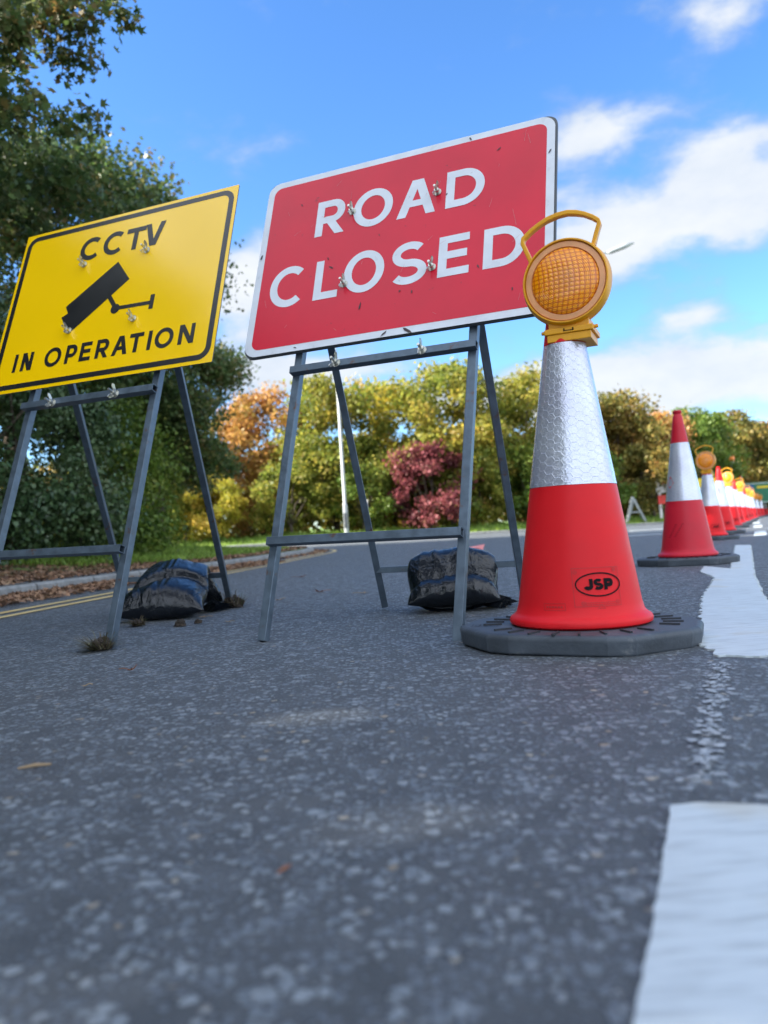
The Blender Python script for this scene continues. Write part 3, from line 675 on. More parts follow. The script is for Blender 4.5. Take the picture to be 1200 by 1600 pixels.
def glyph(ch,x0,x1,y0,y1,w):
    h=y1-y0;W_=x1-x0;c=w/2; out=[]
    S=lambda P,cl=False: out.append(ribbon(P,w,cl))
    if ch=='I': out.append([((x0,y0),(x0+w,y0),(x0+w,y1),(x0,y1))])
    elif ch=='O': S(arc((x0+x1)/2,(y0+y1)/2,W_/2-c,h/2-c,0,360,40)[:-1],True)
    elif ch=='C': S(arc((x0+x1)/2+W_*.05,(y0+y1)/2,W_/2-c+W_*.05,h/2-c,48,312,34))
    elif ch=='D':
        r=min(h/2-c,W_-w); S([(x0+c,y0),(x0+c,y1)]); S([(x0+c,y1-c),(x1-c-r*.95,y1-c)]+arc(x1-c-r*.95,(y0+y1)/2,r*.95,h/2-c,90,-90,24)+[(x0+c,y0+c)])
    elif ch in 'PR':
        ym=y0+h*(.42 if ch=='P' else .44); r=(y1-c-ym)/2; S([(x0+c,y0),(x0+c,y1)]); xe=x1-c-r*.9-(W_*.04 if ch=='R' else 0)
        S([(x0+c,y1-c)]+arc(xe,(y1-c+ym)/2,r*.9,r,90,-90,18)+[(x0+c,ym)])
        if ch=='R': out.append(par(x1-w*.62,y0,x0+W_*.42,ym+w*.2,w*1.18))
    elif ch=='A':
        hw=w*1.12; xm=(x0+x1)/2
        out.append(par(x0+hw/2,y0,xm-hw*.12,y1,hw)); out.append(par(x1-hw/2,y0,xm+hw*.12,y1,hw)); yb=y0+h*.26
        out.append([((x0+W_*.2,yb),(x1-W_*.2,yb),(x1-W_*.24,yb+w*.9),(x0+W_*.24,yb+w*.9))])
    elif ch=='V':
        hw=w*1.12; xm=(x0+x1)/2; out.append(par(xm-hw*.12,y0,x0+hw/2,y1,hw)); out.append(par(xm+hw*.12,y0,x1-hw/2,y1,hw))
    elif ch=='T': S([((x0+x1)/2,y0),((x0+x1)/2,y1)]); S([(x0,y1-c),(x1,y1-c)])
    elif ch=='L': S([(x0+c,y1),(x0+c,y0)]); S([(x0+c,y0+c),(x1,y0+c)])
    elif ch=='E':
        S([(x0+c,y1),(x0+c,y0)])
        for y,e in ((y0+c,0),(y1-c,.02),((y0+y1)/2+h*.02,.08)): S([(x0+c,y),(x1-W_*e,y)])
    elif ch=='N': S([(x0+c,y0),(x0+c,y1)]); S([(x1-c,y0),(x1-c,y1)]); out.append(par(x1-c*1.15,y0,x0+c*1.15,y1,w*1.25))
    elif ch=='S':
        rx=W_/2-c; ry=(h/2-c)/2; cx=(x0+x1)/2; yu=y1-c-ry; yl=y0+c+ry
        S(arc(cx,yu,rx*.93,ry,35,180,14)+arc(cx,yu,rx*.93,ry,180,262,8)[1:]+arc(cx,yl,rx,ry,80,-0,8)+arc(cx,yl,rx,ry,0,-148,14)[1:])
    elif ch=='J': S([(x1-c,y1),(x1-c,y0+h*.35)]+arc(x1-c-(W_-w)/2,y0+h*.35,(W_-w)/2,h*.35-c,0,-170,10)[1:])
    return out
def add_glyphs(mb,items,w,z,fn):
    k=0
    for ch,x0,x1,y0,y1 in items:
        for st in glyph(ch,x0,x1,y0,y1,w):
            k+=1
            for q in st: mb.add([fn(p[0],p[1],z+.00012*(k%5)) for p in q],[(0,1,2,3)])
def rrect(x0,x1,y0,y1,r,n=8):
    return arc(x1-r,y1-r,r,r,0,90,n)+arc(x0+r,y1-r,r,r,90,180,n)+arc(x0+r,y0+r,r,r,180,270,n)+arc(x1-r,y0+r,r,r,270,360,n)
def wingnut(mb,fn,x,y,z,ang,s=1.):
    # bolt head stub, nut barrel and two wings; fn maps sign coordinates to local
    def cyl(r,z0,z1,n=10):
        vs=[fn(x+r*math.cos(6.283*k/n),y+r*math.sin(6.283*k/n),zz) for zz in (z0,z1) for k in range(n)]
        mb.add(vs,[(k,(k+1)%n,n+(k+1)%n,n+k) for k in range(n)]+[tuple(range(n,2*n))])
    cyl(.0115*s,z,z+.0022); cyl(.007*s,z+.0022,z+.013*s); cyl(.0035*s,z+.012*s,z+.03*s)
    ca,sa=math.cos(ang),math.sin(ang)
    for sg in (1,-1):
        prof=[(.004,.004),(.012,.006),(.021,.016),(.020,.024),(.013,.022),(.005,.014)]
        vs=[]
        for t in (-.0015,.0015):
            for (r,hh) in prof: rr=r*s*sg; vs.append(fn(x+ca*rr-sa*t,y+sa*rr+ca*t,z+hh*s))
        n=len(prof); mb.add(vs,[tuple(range(n)),tuple(range(2*n-1,n-1,-1))]+[(k,(k+1)%n,n+(k+1)%n,n+k) for k in range(n)])
def build_sign(kind,a,b,t,label,rear,rng,bar_z,foot_y,legx):
    a=Vector(a);b=Vector(b); n=a.cross(b).normalized()
    t=Vector(t); t.z+=CAMH
    base=t+a*.525+b*foot_y; base.z=0
    root=empty('road_closed_sign' if kind=='red' else 'camera_warning_sign',base); tag(root,label,'road sign')
    def fn(x,y,z=0): return tuple(t+a*x+b*y+n*z-base)
    W_,H_=1.05,.75
    # panel
    out=rrect(0,W_,0,H_,.048 if kind=='red' else .004); m=len(out); mb=MB(); th=.004
    mb.add([fn(x,y,0) for x,y in out]+[fn(x,y,-th) for x,y in out],[tuple(range(m))],0)
    mb.add([fn(x,y,0) for x,y in out]+[fn(x,y,-th) for x,y in out],[tuple(range(2*m-1,m-1,-1))]+[(i,m+i,m+(i+1)%m,(i+1)%m) for i in range(m)],1)
    pan=mb.build('sign_panel',[MT['sign_white'] if kind=='red' else MT['yellow_face'],MT['sign_back']],root)
    def flat(name,poly,mtl,z):
        q=MB(); q.add([fn(x,y,z) for x,y in poly],[tuple(range(len(poly)))]); return q.build(name,mtl,pan)
    if kind=='red':
        q=MB(); bk=rrect(-.003,W_+.006,-.002,H_+.005,.040); mm=len(bk)
        q.add([fn(x,y,-.006) for x,y in bk]+[fn(x,y,-.016) for x,y in bk],[tuple(range(mm)),tuple(range(2*mm-1,mm-1,-1))]+[(i,mm+i,mm+(i+1)%mm,(i+1)%mm) for i in range(mm)]); q.build('backing_plate',MT['sign_back'],root)
        q=MB(); rw=random.Random(12)
        for (x,y,l_) in ((.425,.135,.016),(.562,.165,.008),(.604,.155,.010),(.30,.315,.012),(.285,.355,.008),(.70,.52,.008),(.87,.66,.010),(.52,.012,.014),(.60,.010,.022),(.20,.012,.008),(.012,.42,.012),(1.036,.33,.010),(1.035,.60,.012),(.77,.735,.010),(.82,.205,.010),(.15,.62,.008),(.47,.41,.006),(.93,.10,.008)):
            n_=6; a0=rw.random()*3; ca,sa=math.cos(a0),math.sin(a0)
            P_=[(l_*(.6+.5*rw.random())*math.cos(6.283*k/n_),.28*l_*(.5+.9*rw.random())*math.sin(6.283*k/n_)) for k in range(n_)]
            q.add([fn(x+u*ca-v*sa,y+u*sa+v*ca,.0022) for u,v in P_],[tuple(range(n_))])
        q.build('paint_chips',MT['chip'],pan)
        q=MB()
        for k in range(26):
            x=.05+.95*rw.random(); y=.05+.65*rw.random(); a0=rw.gauss(1.2,.6); l_=.006+.03*rw.random()**2
            q.add([fn(x+u*math.cos(a0)-v*math.sin(a0),y+u*math.sin(a0)+v*math.cos(a0),.0018) for u,v in ((-l_,-.0004),(l_,-.0003),(l_,.0003),(-l_,.0005))],[(0,1,2,3)])
        q.build('scratches',MT['scratch'],pan)
        flat('red_face',rrect(.026,W_-.026,.026,H_-.026,.032),MT['sign_red'],.0006)
        q=MB(); add_glyphs(q,[('R',.218,.332,.460,.612),('O',.362,.508,.456,.616),('A',.526,.662,.460,.612),('D',.697,.827,.460,.611)],.029,.0012,fn); q.build('lettering',MT['sign_white'],pan)
        q=MB(); add_glyphs(q,[('C',.068,.205,.185,.354),('L',.243,.334,.190,.350),('O',.353,.499,.188,.356),('S',.522,.648,.187,.355),('E',.686,.789,.190,.347),('D',.834,.964,.190,.342)],.029,.0012,fn); q.build('lettering',MT['sign_white'],pan)
    else:
        A=rrect(.014,W_-.014,.014,H_-.014,.05); B=rrect(.036,W_-.036,.036,H_-.036,.030); m=len(A)
        q=MB(); q.add([fn(x,y,.0006) for x,y in A+B],[(i,(i+1)%m,m+(i+1)%m,m+i) for i in range(m)]); q.build('black_border',MT['black_vinyl'],pan)
        q=MB(); add_glyphs(q,[('C',.321,.424,.555,.664),('C',.439,.540,.555,.665),('T',.550,.643,.556,.660),('V',.640,.734,.556,.662)],.0215,.0008,fn); q.build('lettering',MT['black_vinyl'],pan)
        L=[('I',.107,.123,0,1),('N',.148,.204,0,1),('O',.266,.348,0,1),('P',.370,.424,0,1),('E',.441,.494,0,1),('R',.517,.578,0,1),('A',.594,.666,0,1),('T',.670,.733,0,1),('I',.754,.770,0,1),('O',.786,.867,0,1),('N',.890,.957,0,1)]
        q=MB(); add_glyphs(q,[(c,x0,x1,.0885+(-.002 if c=='O' else 0),.1685+(.002 if c=='O' else 0)) for c,x0,x1,_,_ in L],.0165,.0008,fn); q.build('lettering',MT['black_vinyl'],pan)
        q=MB(); z=.0008
        q.add([fn(x,y,z) for x,y in [(.313,.349),(.331,.317),(.316,.309),(.302,.303),(.345,.240),(.362,.251),(.372,.232),(.391,.246),(.608,.420),(.533,.514)][::-1]],[tuple(range(10))])
        for k_,st in enumerate([ribbon([(.522,.362),(.568,.300)],.018),ribbon([(.565,.297),(.735,.293)],.016),ribbon([(.738,.327),(.738,.264)],.019)]):
            for u in st: q.add([fn(p[0],p[1],z+.00015*(k_+1)) for p in u],[(0,1,2,3)])
        q.add([fn(x,y,z+.0007) for x,y in arc(.568,.295,.021,.021,0,345,20)],[tuple(range(21))])
        q.build('camera_symbol',MT['black_vinyl'],pan)
    # frame of angle/box section steel
    lx0,lx1=legx; w=.027; zz=-.004-.022-w/2
    for x in (lx0,lx1):
        q=MB(); ztop=.62
        q.bar(fn(x,foot_y,zz),fn(x,ztop,zz),w,w,up=n,hollow=.0025); q.build('front_leg',MT['steel'],root,bevel=.0015)
    for y in (.235,.537): 
        q=MB(); q.bar(fn(lx0-.03,y,-.0155),fn(lx1+.03,y,-.0155),.022,.022,up=n); q.build('cross_bar',MT['steel'],root,bevel=.0015)
    for y in ((-.071,-.678) if kind=='red' else (-.064,-.640)):
        q=MB(); q.bar(fn(lx0-.012,y,zz+w),fn(lx1+(.018 if y>-.1 else .004),y,zz+w),.025,w,up=n,hollow=.0025); q.build('cross_bar',MT['steel'],root,bevel=.0015)
    for (x,y,z) in ((.358,.235,.0012),(.667,.235,.0012),(.358,.537,.0012),(.667,.537,.0012),(.362,-.072,zz+w*1.5),(.655,-.072,zz+w*1.5)):
        q=MB(); wingnut(q,fn,x,y,z,R_(90+rng.uniform(-22,22)),1.2 if y>0 else 1.3); q.build('wing_nut',MT['zinc'],root,smooth=30)
    # rear legs hinged behind the panel
    for x,(rx,ry) in zip((lx0+.03,lx1-.03),rear):
        h=Vector(fn(x,.25,zz-.03)); f=Vector((rx,ry,.012))-base; q=MB(); q.bar(f,h+(h-f).normalized()*.02,.026,.026,up=(0,1,.3)); q.build('rear_leg',MT['steel'],root,bevel=.0015)
    (x0,y0),(x1,y1)=rear; hl=Vector(fn(lx0+.03,.25,zz-.03))+base; hr=Vector(fn(lx1-.03,.25,zz-.03))+base
    pa=Vector((x0,y0,.012)).lerp(hl,(bar_z)/hl.z)-base; pb=Vector((x1,y1,.012)).lerp(hr,(bar_z)/hr.z)-base
    q=MB(); q.bar(pa,pb,.024,.024,up=(0,0,1)); q.build('rear_bar',MT['steel'],root,bevel=.0015)
    return pa+base,pb+base
rn=random.Random(4)
rb=build_sign('red',(.9387426,-.38712556,-.01309849),(.14159544,.28174129,.93261927),(-.45339742,2.64746871,.64098391),
  'red and white ROAD CLOSED sign on a grey steel A frame',[(-.02,3.09),(.51,2.91)],rn,.150,-.988,(.203,.806))
yb=build_sign('yel',(.91573748,-.36200589,-.01114753),(.11804979,.3268931,.95389839),(-1.50855689,2.9544397,.63317794),
  'yellow CCTV IN OPERATION sign on a grey steel A frame',[(-1.31,3.87),(-.76,3.68)],rn,.150,-.955,(.214,.798))

# ---------------------------------------------------------------- sandbags
def sack(label,cx,cy,rot,wd,front,back,hb,fat,seed,mid=.045,crease=0.,taper=0.):
    # a sheet-like pillow draped over the rear bar; s across, t along front->over->back
    root=None; NS,NTt=72,110
    prof=[(-front,.035),(-front*.82,.065),(-front*.55,hb*.42),(-front*.28,hb*.78),(0,hb),(back*.5,hb*.86),(back*.85,hb*.45),(back,.03)]
    def pos(t):
        u=t*(len(prof)-1); i=min(int(u),len(prof)-2); f=u-i
        g=lambda k:Vector(prof[max(0,min(len(prof)-1,k))])
        p0,p1,p2,p3=g(i-1),g(i),g(i+1),g(i+2)
        return .5*((2*p1)+(-p0+p2)*f+(2*p0-5*p1+4*p2-p3)*f*f+(-p0+3*p1-3*p2+p3)*f**3)
    V=[];sv_=seed*13.7
    for side in (1,-1):
        for i in range(NTt+1):
            t=i/NTt; p=pos(t); q=pos(min(1,t+.01))-pos(max(0,t-.01)); nrm=Vector((-q.y,q.x)).normalized()
            for j in range(NS+1):
                s=j/NS*2-1
                edge=max(0,(1-abs(s)**2.4))**.6*max(0,1-abs(2*t-1)**6)**.5
                fatp=fat*math.exp(-((t-.22)/.2)**2)+mid+fat*.5*math.exp(-((t-.85)/.15)**2)
                th=fatp*edge
                wr=mnoise.noise(Vector((s*1.3+sv_,t*2.2,seed)))*.014+(1-abs(mnoise.noise(Vector((s*1.4+t*2.5+sv_,t*2.2-s*1.1,seed+3.))))*3)*.005-abs(mnoise.noise(Vector((s*3.2+sv_,t*2.5+s*2.,seed+9.))))*.013-crease*.03*math.exp(-((t-.34-.05*math.sin(s*2.+1))/.03)**2)
                pinch=1-.05*math.sin(t*math.pi*2.2)**2-.03*mnoise.noise(Vector((t*6,seed,0.)))
                x=s*wd/2*pinch*(1-taper*min(1,max(0,p.y/hb))**1.3)+taper*.06*max(0,p.y/hb)
                off=side*th+(wr*(.4+.6*edge) if side>0 else wr*.3)
                y=p.x+nrm.x*off; z=p.y+nrm.y*off
                z=max(.003+.004*abs(mnoise.noise(Vector((x*30,y*30,0.)))),z)
                V.append((x,y,z))
    n=(NTt+1)*(NS+1); Fc=[]
    for sd_ in (0,1):
        for i in range(NTt):
            for j in range(NS):
                a_=sd_*n+i*(NS+1)+j; f_=(a_,a_+1,a_+NS+2,a_+NS+1); Fc.append(f_ if sd_==0 else f_[::-1])
    mb=MB(); mb.add(V,Fc)
    root=empty('sandbag',(cx,cy,0),rot); tag(root,label,'sandbag','black sandbags weighing down the sign frames')
    o=mb.build('sack',MT['sack'],root,smooth=True)
    w=o.modifiers.new('weld','WELD'); w.merge_threshold=.0015
    # gathered open end of the sack lying on the road
    mb=MB(); rg_=random.Random(seed)
    for k in range(16):
        a_=R_(-60+120*k/15); r_=.05+.05*rg_.random(); x0=wd*.40; y0=-front*.2
        mb.add([(x0-.05,y0+.012*math.sin(a_*3),.012),(x0+.2*r_,y0+r_*math.sin(a_)*.5,.035+.02*rg_.random()),(x0+r_*math.cos(a_)*1.1,y0+r_*math.sin(a_),.006+.03*rg_.random()),(x0+.3*r_,y0+r_*math.sin(a_+.25),.004)],[(0,1,2),(0,2,3)])
    mb.build('gathered_neck',MT['sack'],root,smooth=True)
    return root
m2=(rb[0]+rb[1])/2
sack('black plastic sandbag draped over the rear bar of the red sign frame',.245,2.92,R_(-6),.335,.135,.12,.185,.030,2)
m1=(yb[0]+yb[1])/2
sack('slumped black plastic sandbag leaning on the rear bar of the yellow sign frame',-.985,3.57,R_(2),.40,.37,.09,.200,.045,5,crease=1.,taper=.30)

# ---------------------------------------------------------------- cones and lamps
def cr(z): return .022+(.95-z)*.1518
OCT=[(.168,1.979),(.229,1.779),(.5,1.635),(.699,1.723),(.772,1.886),(.715,2.075),(.445,2.205),(.245,2.135)]
OC=(.476,1.925)
def conemap(ang0):
    def f(u,v,z):
        r=cr(v)+.0012+z*1.; a_=ang0+u/cr(v); return (r*math.cos(a_),r*math.sin(a_),v)
    return f
def make_cone(loc,label,redm,full=True,front=-math.pi/2,rot=0,name='traffic_cone'):
    root=empty(name,loc,rot); tag(root,label,'traffic cone','cones along the white line')
    prof=[(.046,.150),(.047,.166),(.052,.174),(.060,.1755),(.067,.172),(.073,.163),(.080,.1565),(.10,cr(.10)),(.13,cr(.13)),(.16,cr(.16)),(.25,cr(.25)),(.388,cr(.388)),(.3885,cr(.388)-.0012),(.748,cr(.748)-.0012),(.7485,cr(.748)),(.85,cr(.85)),(.915,cr(.915)),(.922,cr(.922)-.003),(.928,.0215),(.936,.0265),(.946,.0265),(.950,.023),(.950,.016),(.93,.014)]
    mb=MB(); mb.lathe(prof,96); mb.build('cone_body',redm,root,smooth=38)
    # reflective sleeve with UV in metres
    mb=MB(); n=96; zs=[.389+(.747-.389)*i/24 for i in range(25)]; vs=[];fs=[];uv=[]
    for k in range(n+1):
        a_=6.2832*k/n
        for z in zs: r=cr(z)+.0006; vs.append((r*math.cos(a_),r*math.sin(a_),z)); uv.append((k/n*6.2832*.085,z))
    m=len(zs)
    for k in range(n):
        for i in range(m-1): fs.append((k*m+i,(k+1)*m+i,(k+1)*m+i+1,k*m+i+1))
    mb.add(vs,fs); o=mb.build('reflective_sleeve',MT['sheet'],root,smooth=True); ul=o.data.uv_layers.new(name='UVMap')
    idx=np.zeros(len(o.data.loops),np.int32); o.data.loops.foreach_get('vertex_index',idx); ul.data.foreach_set('uv',np.array(uv,np.float32)[idx].ravel())
    # base plate
    P0=[(x-OC[0],y-OC[1]) for x,y in OCT]; P=[]
    for (ax,ay),(bx,by) in zip(P0,P0[1:]+P0[:1]): P+=[(ax+(bx-ax)*.13,ay+(by-ay)*.13),(ax+(bx-ax)*.87,ay+(by-ay)*.87)]
    mb=MB(); n=len(P)
    sc=[(0.0,.985),(.038,1.),(.046,.965)]
    vs=[(x*s,y*s,z) for z,s in sc for x,y in P]; fs=[(k,(k+1)%n,n+(k+1)%n,n+k) for k in range(n)]+[(n+k,n+(k+1)%n,2*n+(k+1)%n,2*n+k) for k in range(n)]+[tuple(range(2*n,3*n)),tuple(range(n-1,-1,-1))]
    mb.add(vs,fs); pl=mb.build('base_plate',MT['rubber'],root,bevel=.006,seg=3)
    mb=MB()      # moulded radial ribs
    for k in range(26):
        a_=6.2832*k/26+.1; 
        if k%9==4: continue
        r0=.196; r1=.243
        mb.bar((r0*math.cos(a_),r0*math.sin(a_),.0475),(r1*math.cos(a_),r1*math.sin(a_),.0475),.0055,.005)
    mb.build('moulded_rib',MT['rubber_dark'],pl)
    mb=MB(); ca,sa=math.cos(R_(-12)),math.sin(R_(-12))
    def pf(u,v,z=0): return (-.235+u*ca-v*sa,.03+u*sa+v*ca,.0466+z)
    for q in ribbon([(-.034,-.026),(.030,-.026),(.030,.026),(-.034,.026)],.002,True): mb.add([pf(p[0],p[1]) for p in q],[(0,1,2,3)])
    for ch,x0,x1 in (('J',-.028,-.012),('S',-.009,.008),('P',.011,.026)):
        for kk,st in enumerate(glyph(ch,x0,x1,-.018,.018,.0045)):
            for q in st: mb.add([pf(p[0],p[1],.0002*(kk+1)) for p in q],[(0,1,2,3)])
    mb.build('moulded_mark',MT['rubber_dark'],pl)
    if full:
        mb=MB(); a0=front+.33; f=conemap(a0); cv_=.150
        m=36; ra,rb_=.054,.0265
        ring=[(ra*math.cos(6.2832*k/m),cv_+rb_*math.sin(6.2832*k/m)) for k in range(m)]
        for rad,w_ in ((1.,.0032),):
            for q in ribbon([(x,y) for x,y in ring],w_,True): mb.add([f(p[0],p[1],.0006) for p in q],[(0,1,2,3)])
        def gl(ch,x0,x1,y0,y1,w_,z):
            for kk,st in enumerate(glyph(ch,x0,x1,y0,y1,w_)):
                for q in st: mb.add([f(p[0],p[1],z+.0001*kk) for p in q],[(0,1,2,3)])
        gl('J',-.036,-.014,.1375,.1635,.0085,.0007); gl('S',-.013,.010,.1375,.1635,.0072,.0007); gl('P',.012,.035,.1375,.1635,.0085,.0007)
        mb.build('printed_logo',MT['black_ink'],root)
        mb=MB()
        def rect(x0,x1,y0,y1,w_=.0012):
            N=6
            pts=[(x0+(x1-x0)*i/N,y0) for i in range(N)]+[(x1,y0)]+[(x1,y1)]+[(x1-(x1-x0)*i/N,y1) for i in range(1,N)]+[(x0,y1)]
            for q in ribbon(pts,w_,True): mb.add([f(p[0],p[1],.0004) for p in q],[(0,1,2,3)])
        rect(-.060,.052,.100,.189); rect(-.135,-.082,.092,.108)
        for (x,y) in ((-.053,.180),(.041,.183),(-.040,.107),(.043,.108)):
            for rr_ in (.0045,.002): 
                for q in ribbon([(x+rr_*math.cos(6.2832*k/12),y+rr_*math.sin(6.2832*k/12)) for k in range(12)],.001,True): mb.add([f(p[0],p[1],.0005) for p in q],[(0,1,2,3)])
        for q in ribbon([(-.008,.0945),(.009,.0945),(.0005,.104)],.0011,True): mb.add([f(p[0],p[1],.0005) for p in q],[(0,1,2,3)])
        rq=random.Random(3)
        for yy in (.1075,.103):
            x=-.035
            while x<.035: 
                L=.002+rq.random()*.004; mb.add([f(u,v,.0004) for u,v in ((x,yy),(x+L,yy),(x+L,yy+.0016),(x,yy+.0016))],[(0,1,2,3)]); x+=L+.0015
        x=-.129
        while x<-.088:
            L=.003+rq.random()*.003; mb.add([f(u,v,.0004) for u,v in ((x,.0975),(x+L,.0975),(x+L,.102),(x,.102))],[(0,1,2,3)]); x+=L+.002
        mb.build('moulded_panel',MT['red_relief'],root)
    return root
MT['rubber_dark']=simple('base_groove_rubber',(.022,.027,.034),.7)
MT['red_relief']=simple('cone_red_relief',(.42,.012,.014),.5)
MT['rubber_grey']=MT['rubber']
def make_lamp(loc,rz,label):
    root=empty('warning_lamp',loc,rz); tag(root,label,'warning lamp','amber lamps on the cones')
    zc=.907; oy=-.03   # local: front faces -Y
    def lat(prof,name,m,par_,sm=35,dz=zc,n=72):
        mb=MB(); mb.lathe([(y+oy,r) for y,r in prof],n,axis='y'); o=mb.build(name,m,par_,smooth=sm); o.location=(0,0,dz); return o
    body=lat([(.045,.0),(.045,.075),(.030,.094),(.004,.1),(.004,.108),(-.010,.110),(-.020,.1085),(-.036,.1055),(-.040,.1035),(-.040,.1005),(-.034,.100),(-.030,.099)],'lamp_housing',MT['yellow_plastic'],root)
    lat([(-.030,.0995),(-.036,.097),(-.037,.084),(-.033,.0825),(-.030,.082)],'reflector_ring',MT['lamp_ring'],root)
    pr=[(-.031,.0825)]+[(-.031-.020*math.cos(math.asin(r/.084)) if r<.084 else -.031,r) for r in (.081,.076,.07,.062,.053,.043,.032,.02,.009,.0005)]
    lat(pr,'lens',MT['lens'],root,True)
    # carrying handle
    hp=[(-.083,.062),(-.090,.082),(-.104,.118),(-.102,.130),(-.080,.147),(-.058,.159),(-.039,.167),(-.012,.173),(.012,.174),(.034,.169),(.052,.162),(.072,.150),(.085,.139),(.087,.130),(.079,.108),(.070,.080)]
    mb=MB(); n=len(hp)
    vs=[];fs=[]
    for i,(x,z) in enumerate(hp):
        a_=Vector(hp[max(0,i-1)]);b_=Vector(hp[min(n-1,i+1)]);t_=(b_-a_).normalized();nn=Vector((-t_.y,t_.x)); w_=.0052*(1.12 if 6<=i<=9 else 1)
        for yy,k in ((-.011,1),(.009,1),(.009,-1),(-.011,-1)): vs.append((x+nn.x*w_*k,oy+yy-.012,z+nn.y*w_*k))
    for i in range(n-1):
        for k in range(4): fs.append((i*4+k,i*4+(k+1)%4,(i+1)*4+(k+1)%4,(i+1)*4+k))
    fs+= [(0,1,2,3),tuple((n-1)*4+k for k in (3,2,1,0))]
    mb.add(vs,fs); o=mb.build('handle',MT['yellow_plastic'],root,bevel=.002,smooth=50); o.location=(0,0,zc)
    # bracket and battery box under the disc that clips on the cone tip
    mb=MB(); mb.box(-.050,.050,oy-.022,oy+.080,-.115,-.092); mb.box(-.060,.060,oy-.030,oy+.086,-.127,-.113); mb.box(-.054,.054,oy-.026,oy+.084,-.146,-.127)
    for s in (-1,1): mb.tube([(s*.058,oy-.012,-.118),(s*.070,oy-.012,-.117)],.005,8)
    o=mb.build('bracket',MT['yellow_plastic'],root,bevel=.002); o.location=(0,0,zc)
    mb=MB()
    mb.box(-.012,-.009,oy-.0312,oy-.0302,-.123,-.116); mb.box(.010,.013,oy-.0312,oy-.0302,-.123,-.116); mb.box(-.009,.010,oy-.0310,oy-.0302,-.1225,-.1205)
    mb.build('clip_slot',MT['black_ink'],root).location=(0,0,zc)
    return root
def copy_thing(o,loc,rz,label,skip=()):
    c=o.copy(); col.objects.link(c); c.location=loc; c.rotation_euler=(0,0,rz); c['label']=label
    def rec(s,p):
        for ch in s.children:
            if ch.name.split('.')[0] in skip: continue
            k=ch.copy(); col.objects.link(k); k.parent=p
            rec(ch,k)
    rec(o,c); return c
CF=math.atan2(-1.925,-.476)   # direction from the nearest cone to the viewer's side
cone1=make_cone((OC[0],OC[1]+.02,0),'nearest large red and white cone with an amber lamp on top',MT['red_plastic'],True,front=CF)
lamp1=make_lamp((OC[0],OC[1]+.02,-.012),R_(-24),'large amber warning lamp with handle on the nearest cone')
for o_ in (cone1,lamp1): o_.rotation_euler=(0,R_(.8),o_.rotation_euler[2])
lamp1.location.x+=.022
cone2=make_cone((1.855,4.75,0),'darker red cone without a lamp standing second in the row on the white line',MT['red_plastic2'],False,rot=R_(6))
f2=conemap(R_(-168)); q=MB(); q.add([f2(u,v,.0008) for u,v in ((-.028,.50),(0,.468),(.028,.50),(0,.545))],[(0,1,2,3)]); q.build('red_diamond_patch',MT['red_plastic2'],cone2)
q=MB()
for k in range(7): a0=R_(-150+k*3); ff=conemap(a0); z0=.17+.012*k; q.add([ff(u,v,.0006) for u,v in ((-.03,z0),(.02,z0+.004),(.022,z0+.007),(-.028,z0+.003))],[(0,1,2,3)])
q.build('scuff_mark',MT['black_ink'],cone2)
row=[(3.724,8.8,1,'third'),(4.737,10.8,0,'fourth'),(6.22,13.8,1,'fifth'),(7.367,16.1,0,'sixth'),(8.607,18.5,1,'seventh'),(9.955,21.2,0,'eighth'),(11.372,24,1,'ninth'),(12.932,27,1,'tenth'),(14.4,30,1,'eleventh'),(16.003,33,1,'twelfth'),(18.13,37,1,'thirteenth'),(20.793,42,1,'fourteenth')]
for i,(x,y,lampf,od) in enumerate(row):
    z=float(roadz(x,y)); lb=od+' cone along the white line, '+('under an amber lamp' if lampf else 'bare red tip, no lamp')
    copy_thing(cone1,(x,y,z),R_(-8+i*3),lb)
    if lampf: copy_thing(lamp1,(x,y,z),R_(-26-(i%3)*9),'amber lamp on the '+od+' cone of the row')

# ---------------------------------------------------------------- street furniture
def street_lamp(x,y,H,label,k=1.):
    z=gz(x,y); root=empty('street_lamp',(x,y,z)); tag(root,label,'street lamp')
    mb=MB(); mb.tube([(0,0,-.1),(0,0,1.2)],.085,14); mb.tube([(0,0,1.2),(0,0,1.25),(0,0,H-.3),(0,0,H)],[.085,.06,.045,.04],14); mb.build('post',MT['white_paint'],root,smooth=40)
    mb=MB(); mb.tube([(0,0,H-.02),(.3*k,-.05,H+.16),(.9*k,-.12,H+.22*k)],.03,8); mb.build('arm',MT['white_paint'],root,smooth=True)
    mb=MB(); mb.tube([(.9*k-.05,-.12,H+.21*k),(.9*k+.1,-.13,H+.23*k),(.9*k+.6,-.17,H+.23*k+.15),(.9*k+.95,-.2,H+.23*k+.24)],[.04,.09,.10,.03],12); h=mb.build('lantern',MT['white_paint'],root,smooth=True)
    mb=MB(); mb.box(-.062,.062,-.0885,-.0865,.35,.9); mb.build('access_door',MT['sign_back'],root)
street_lamp(-1.40,27.9,8.2,'tall pale grey lamp post rising behind the left rear leg of the red sign')
street_lamp(7.30,28.6,9.75,'lamp post hidden behind the nearest cone with its white lantern showing beside the amber lamp',1.9)
def post_thing(name,x,y,label,cat): z=gz(x,y); r=empty(name,(x,y,z)); tag(r,label,cat); return r
r=post_thing('marker_post',-.62,27.9,'short white marker post on the far kerb right of the lamp post','marker post')
mb=MB(); mb.tube([(0,0,-.05),(0,0,1.25)],.045,10); mb.build('post',MT['white_board'],r,smooth=40); mb=MB(); mb.box(-.06,.06,-.05,.05,1.25,1.34); mb.build('cap',MT['white_board'],r,bevel=.01)
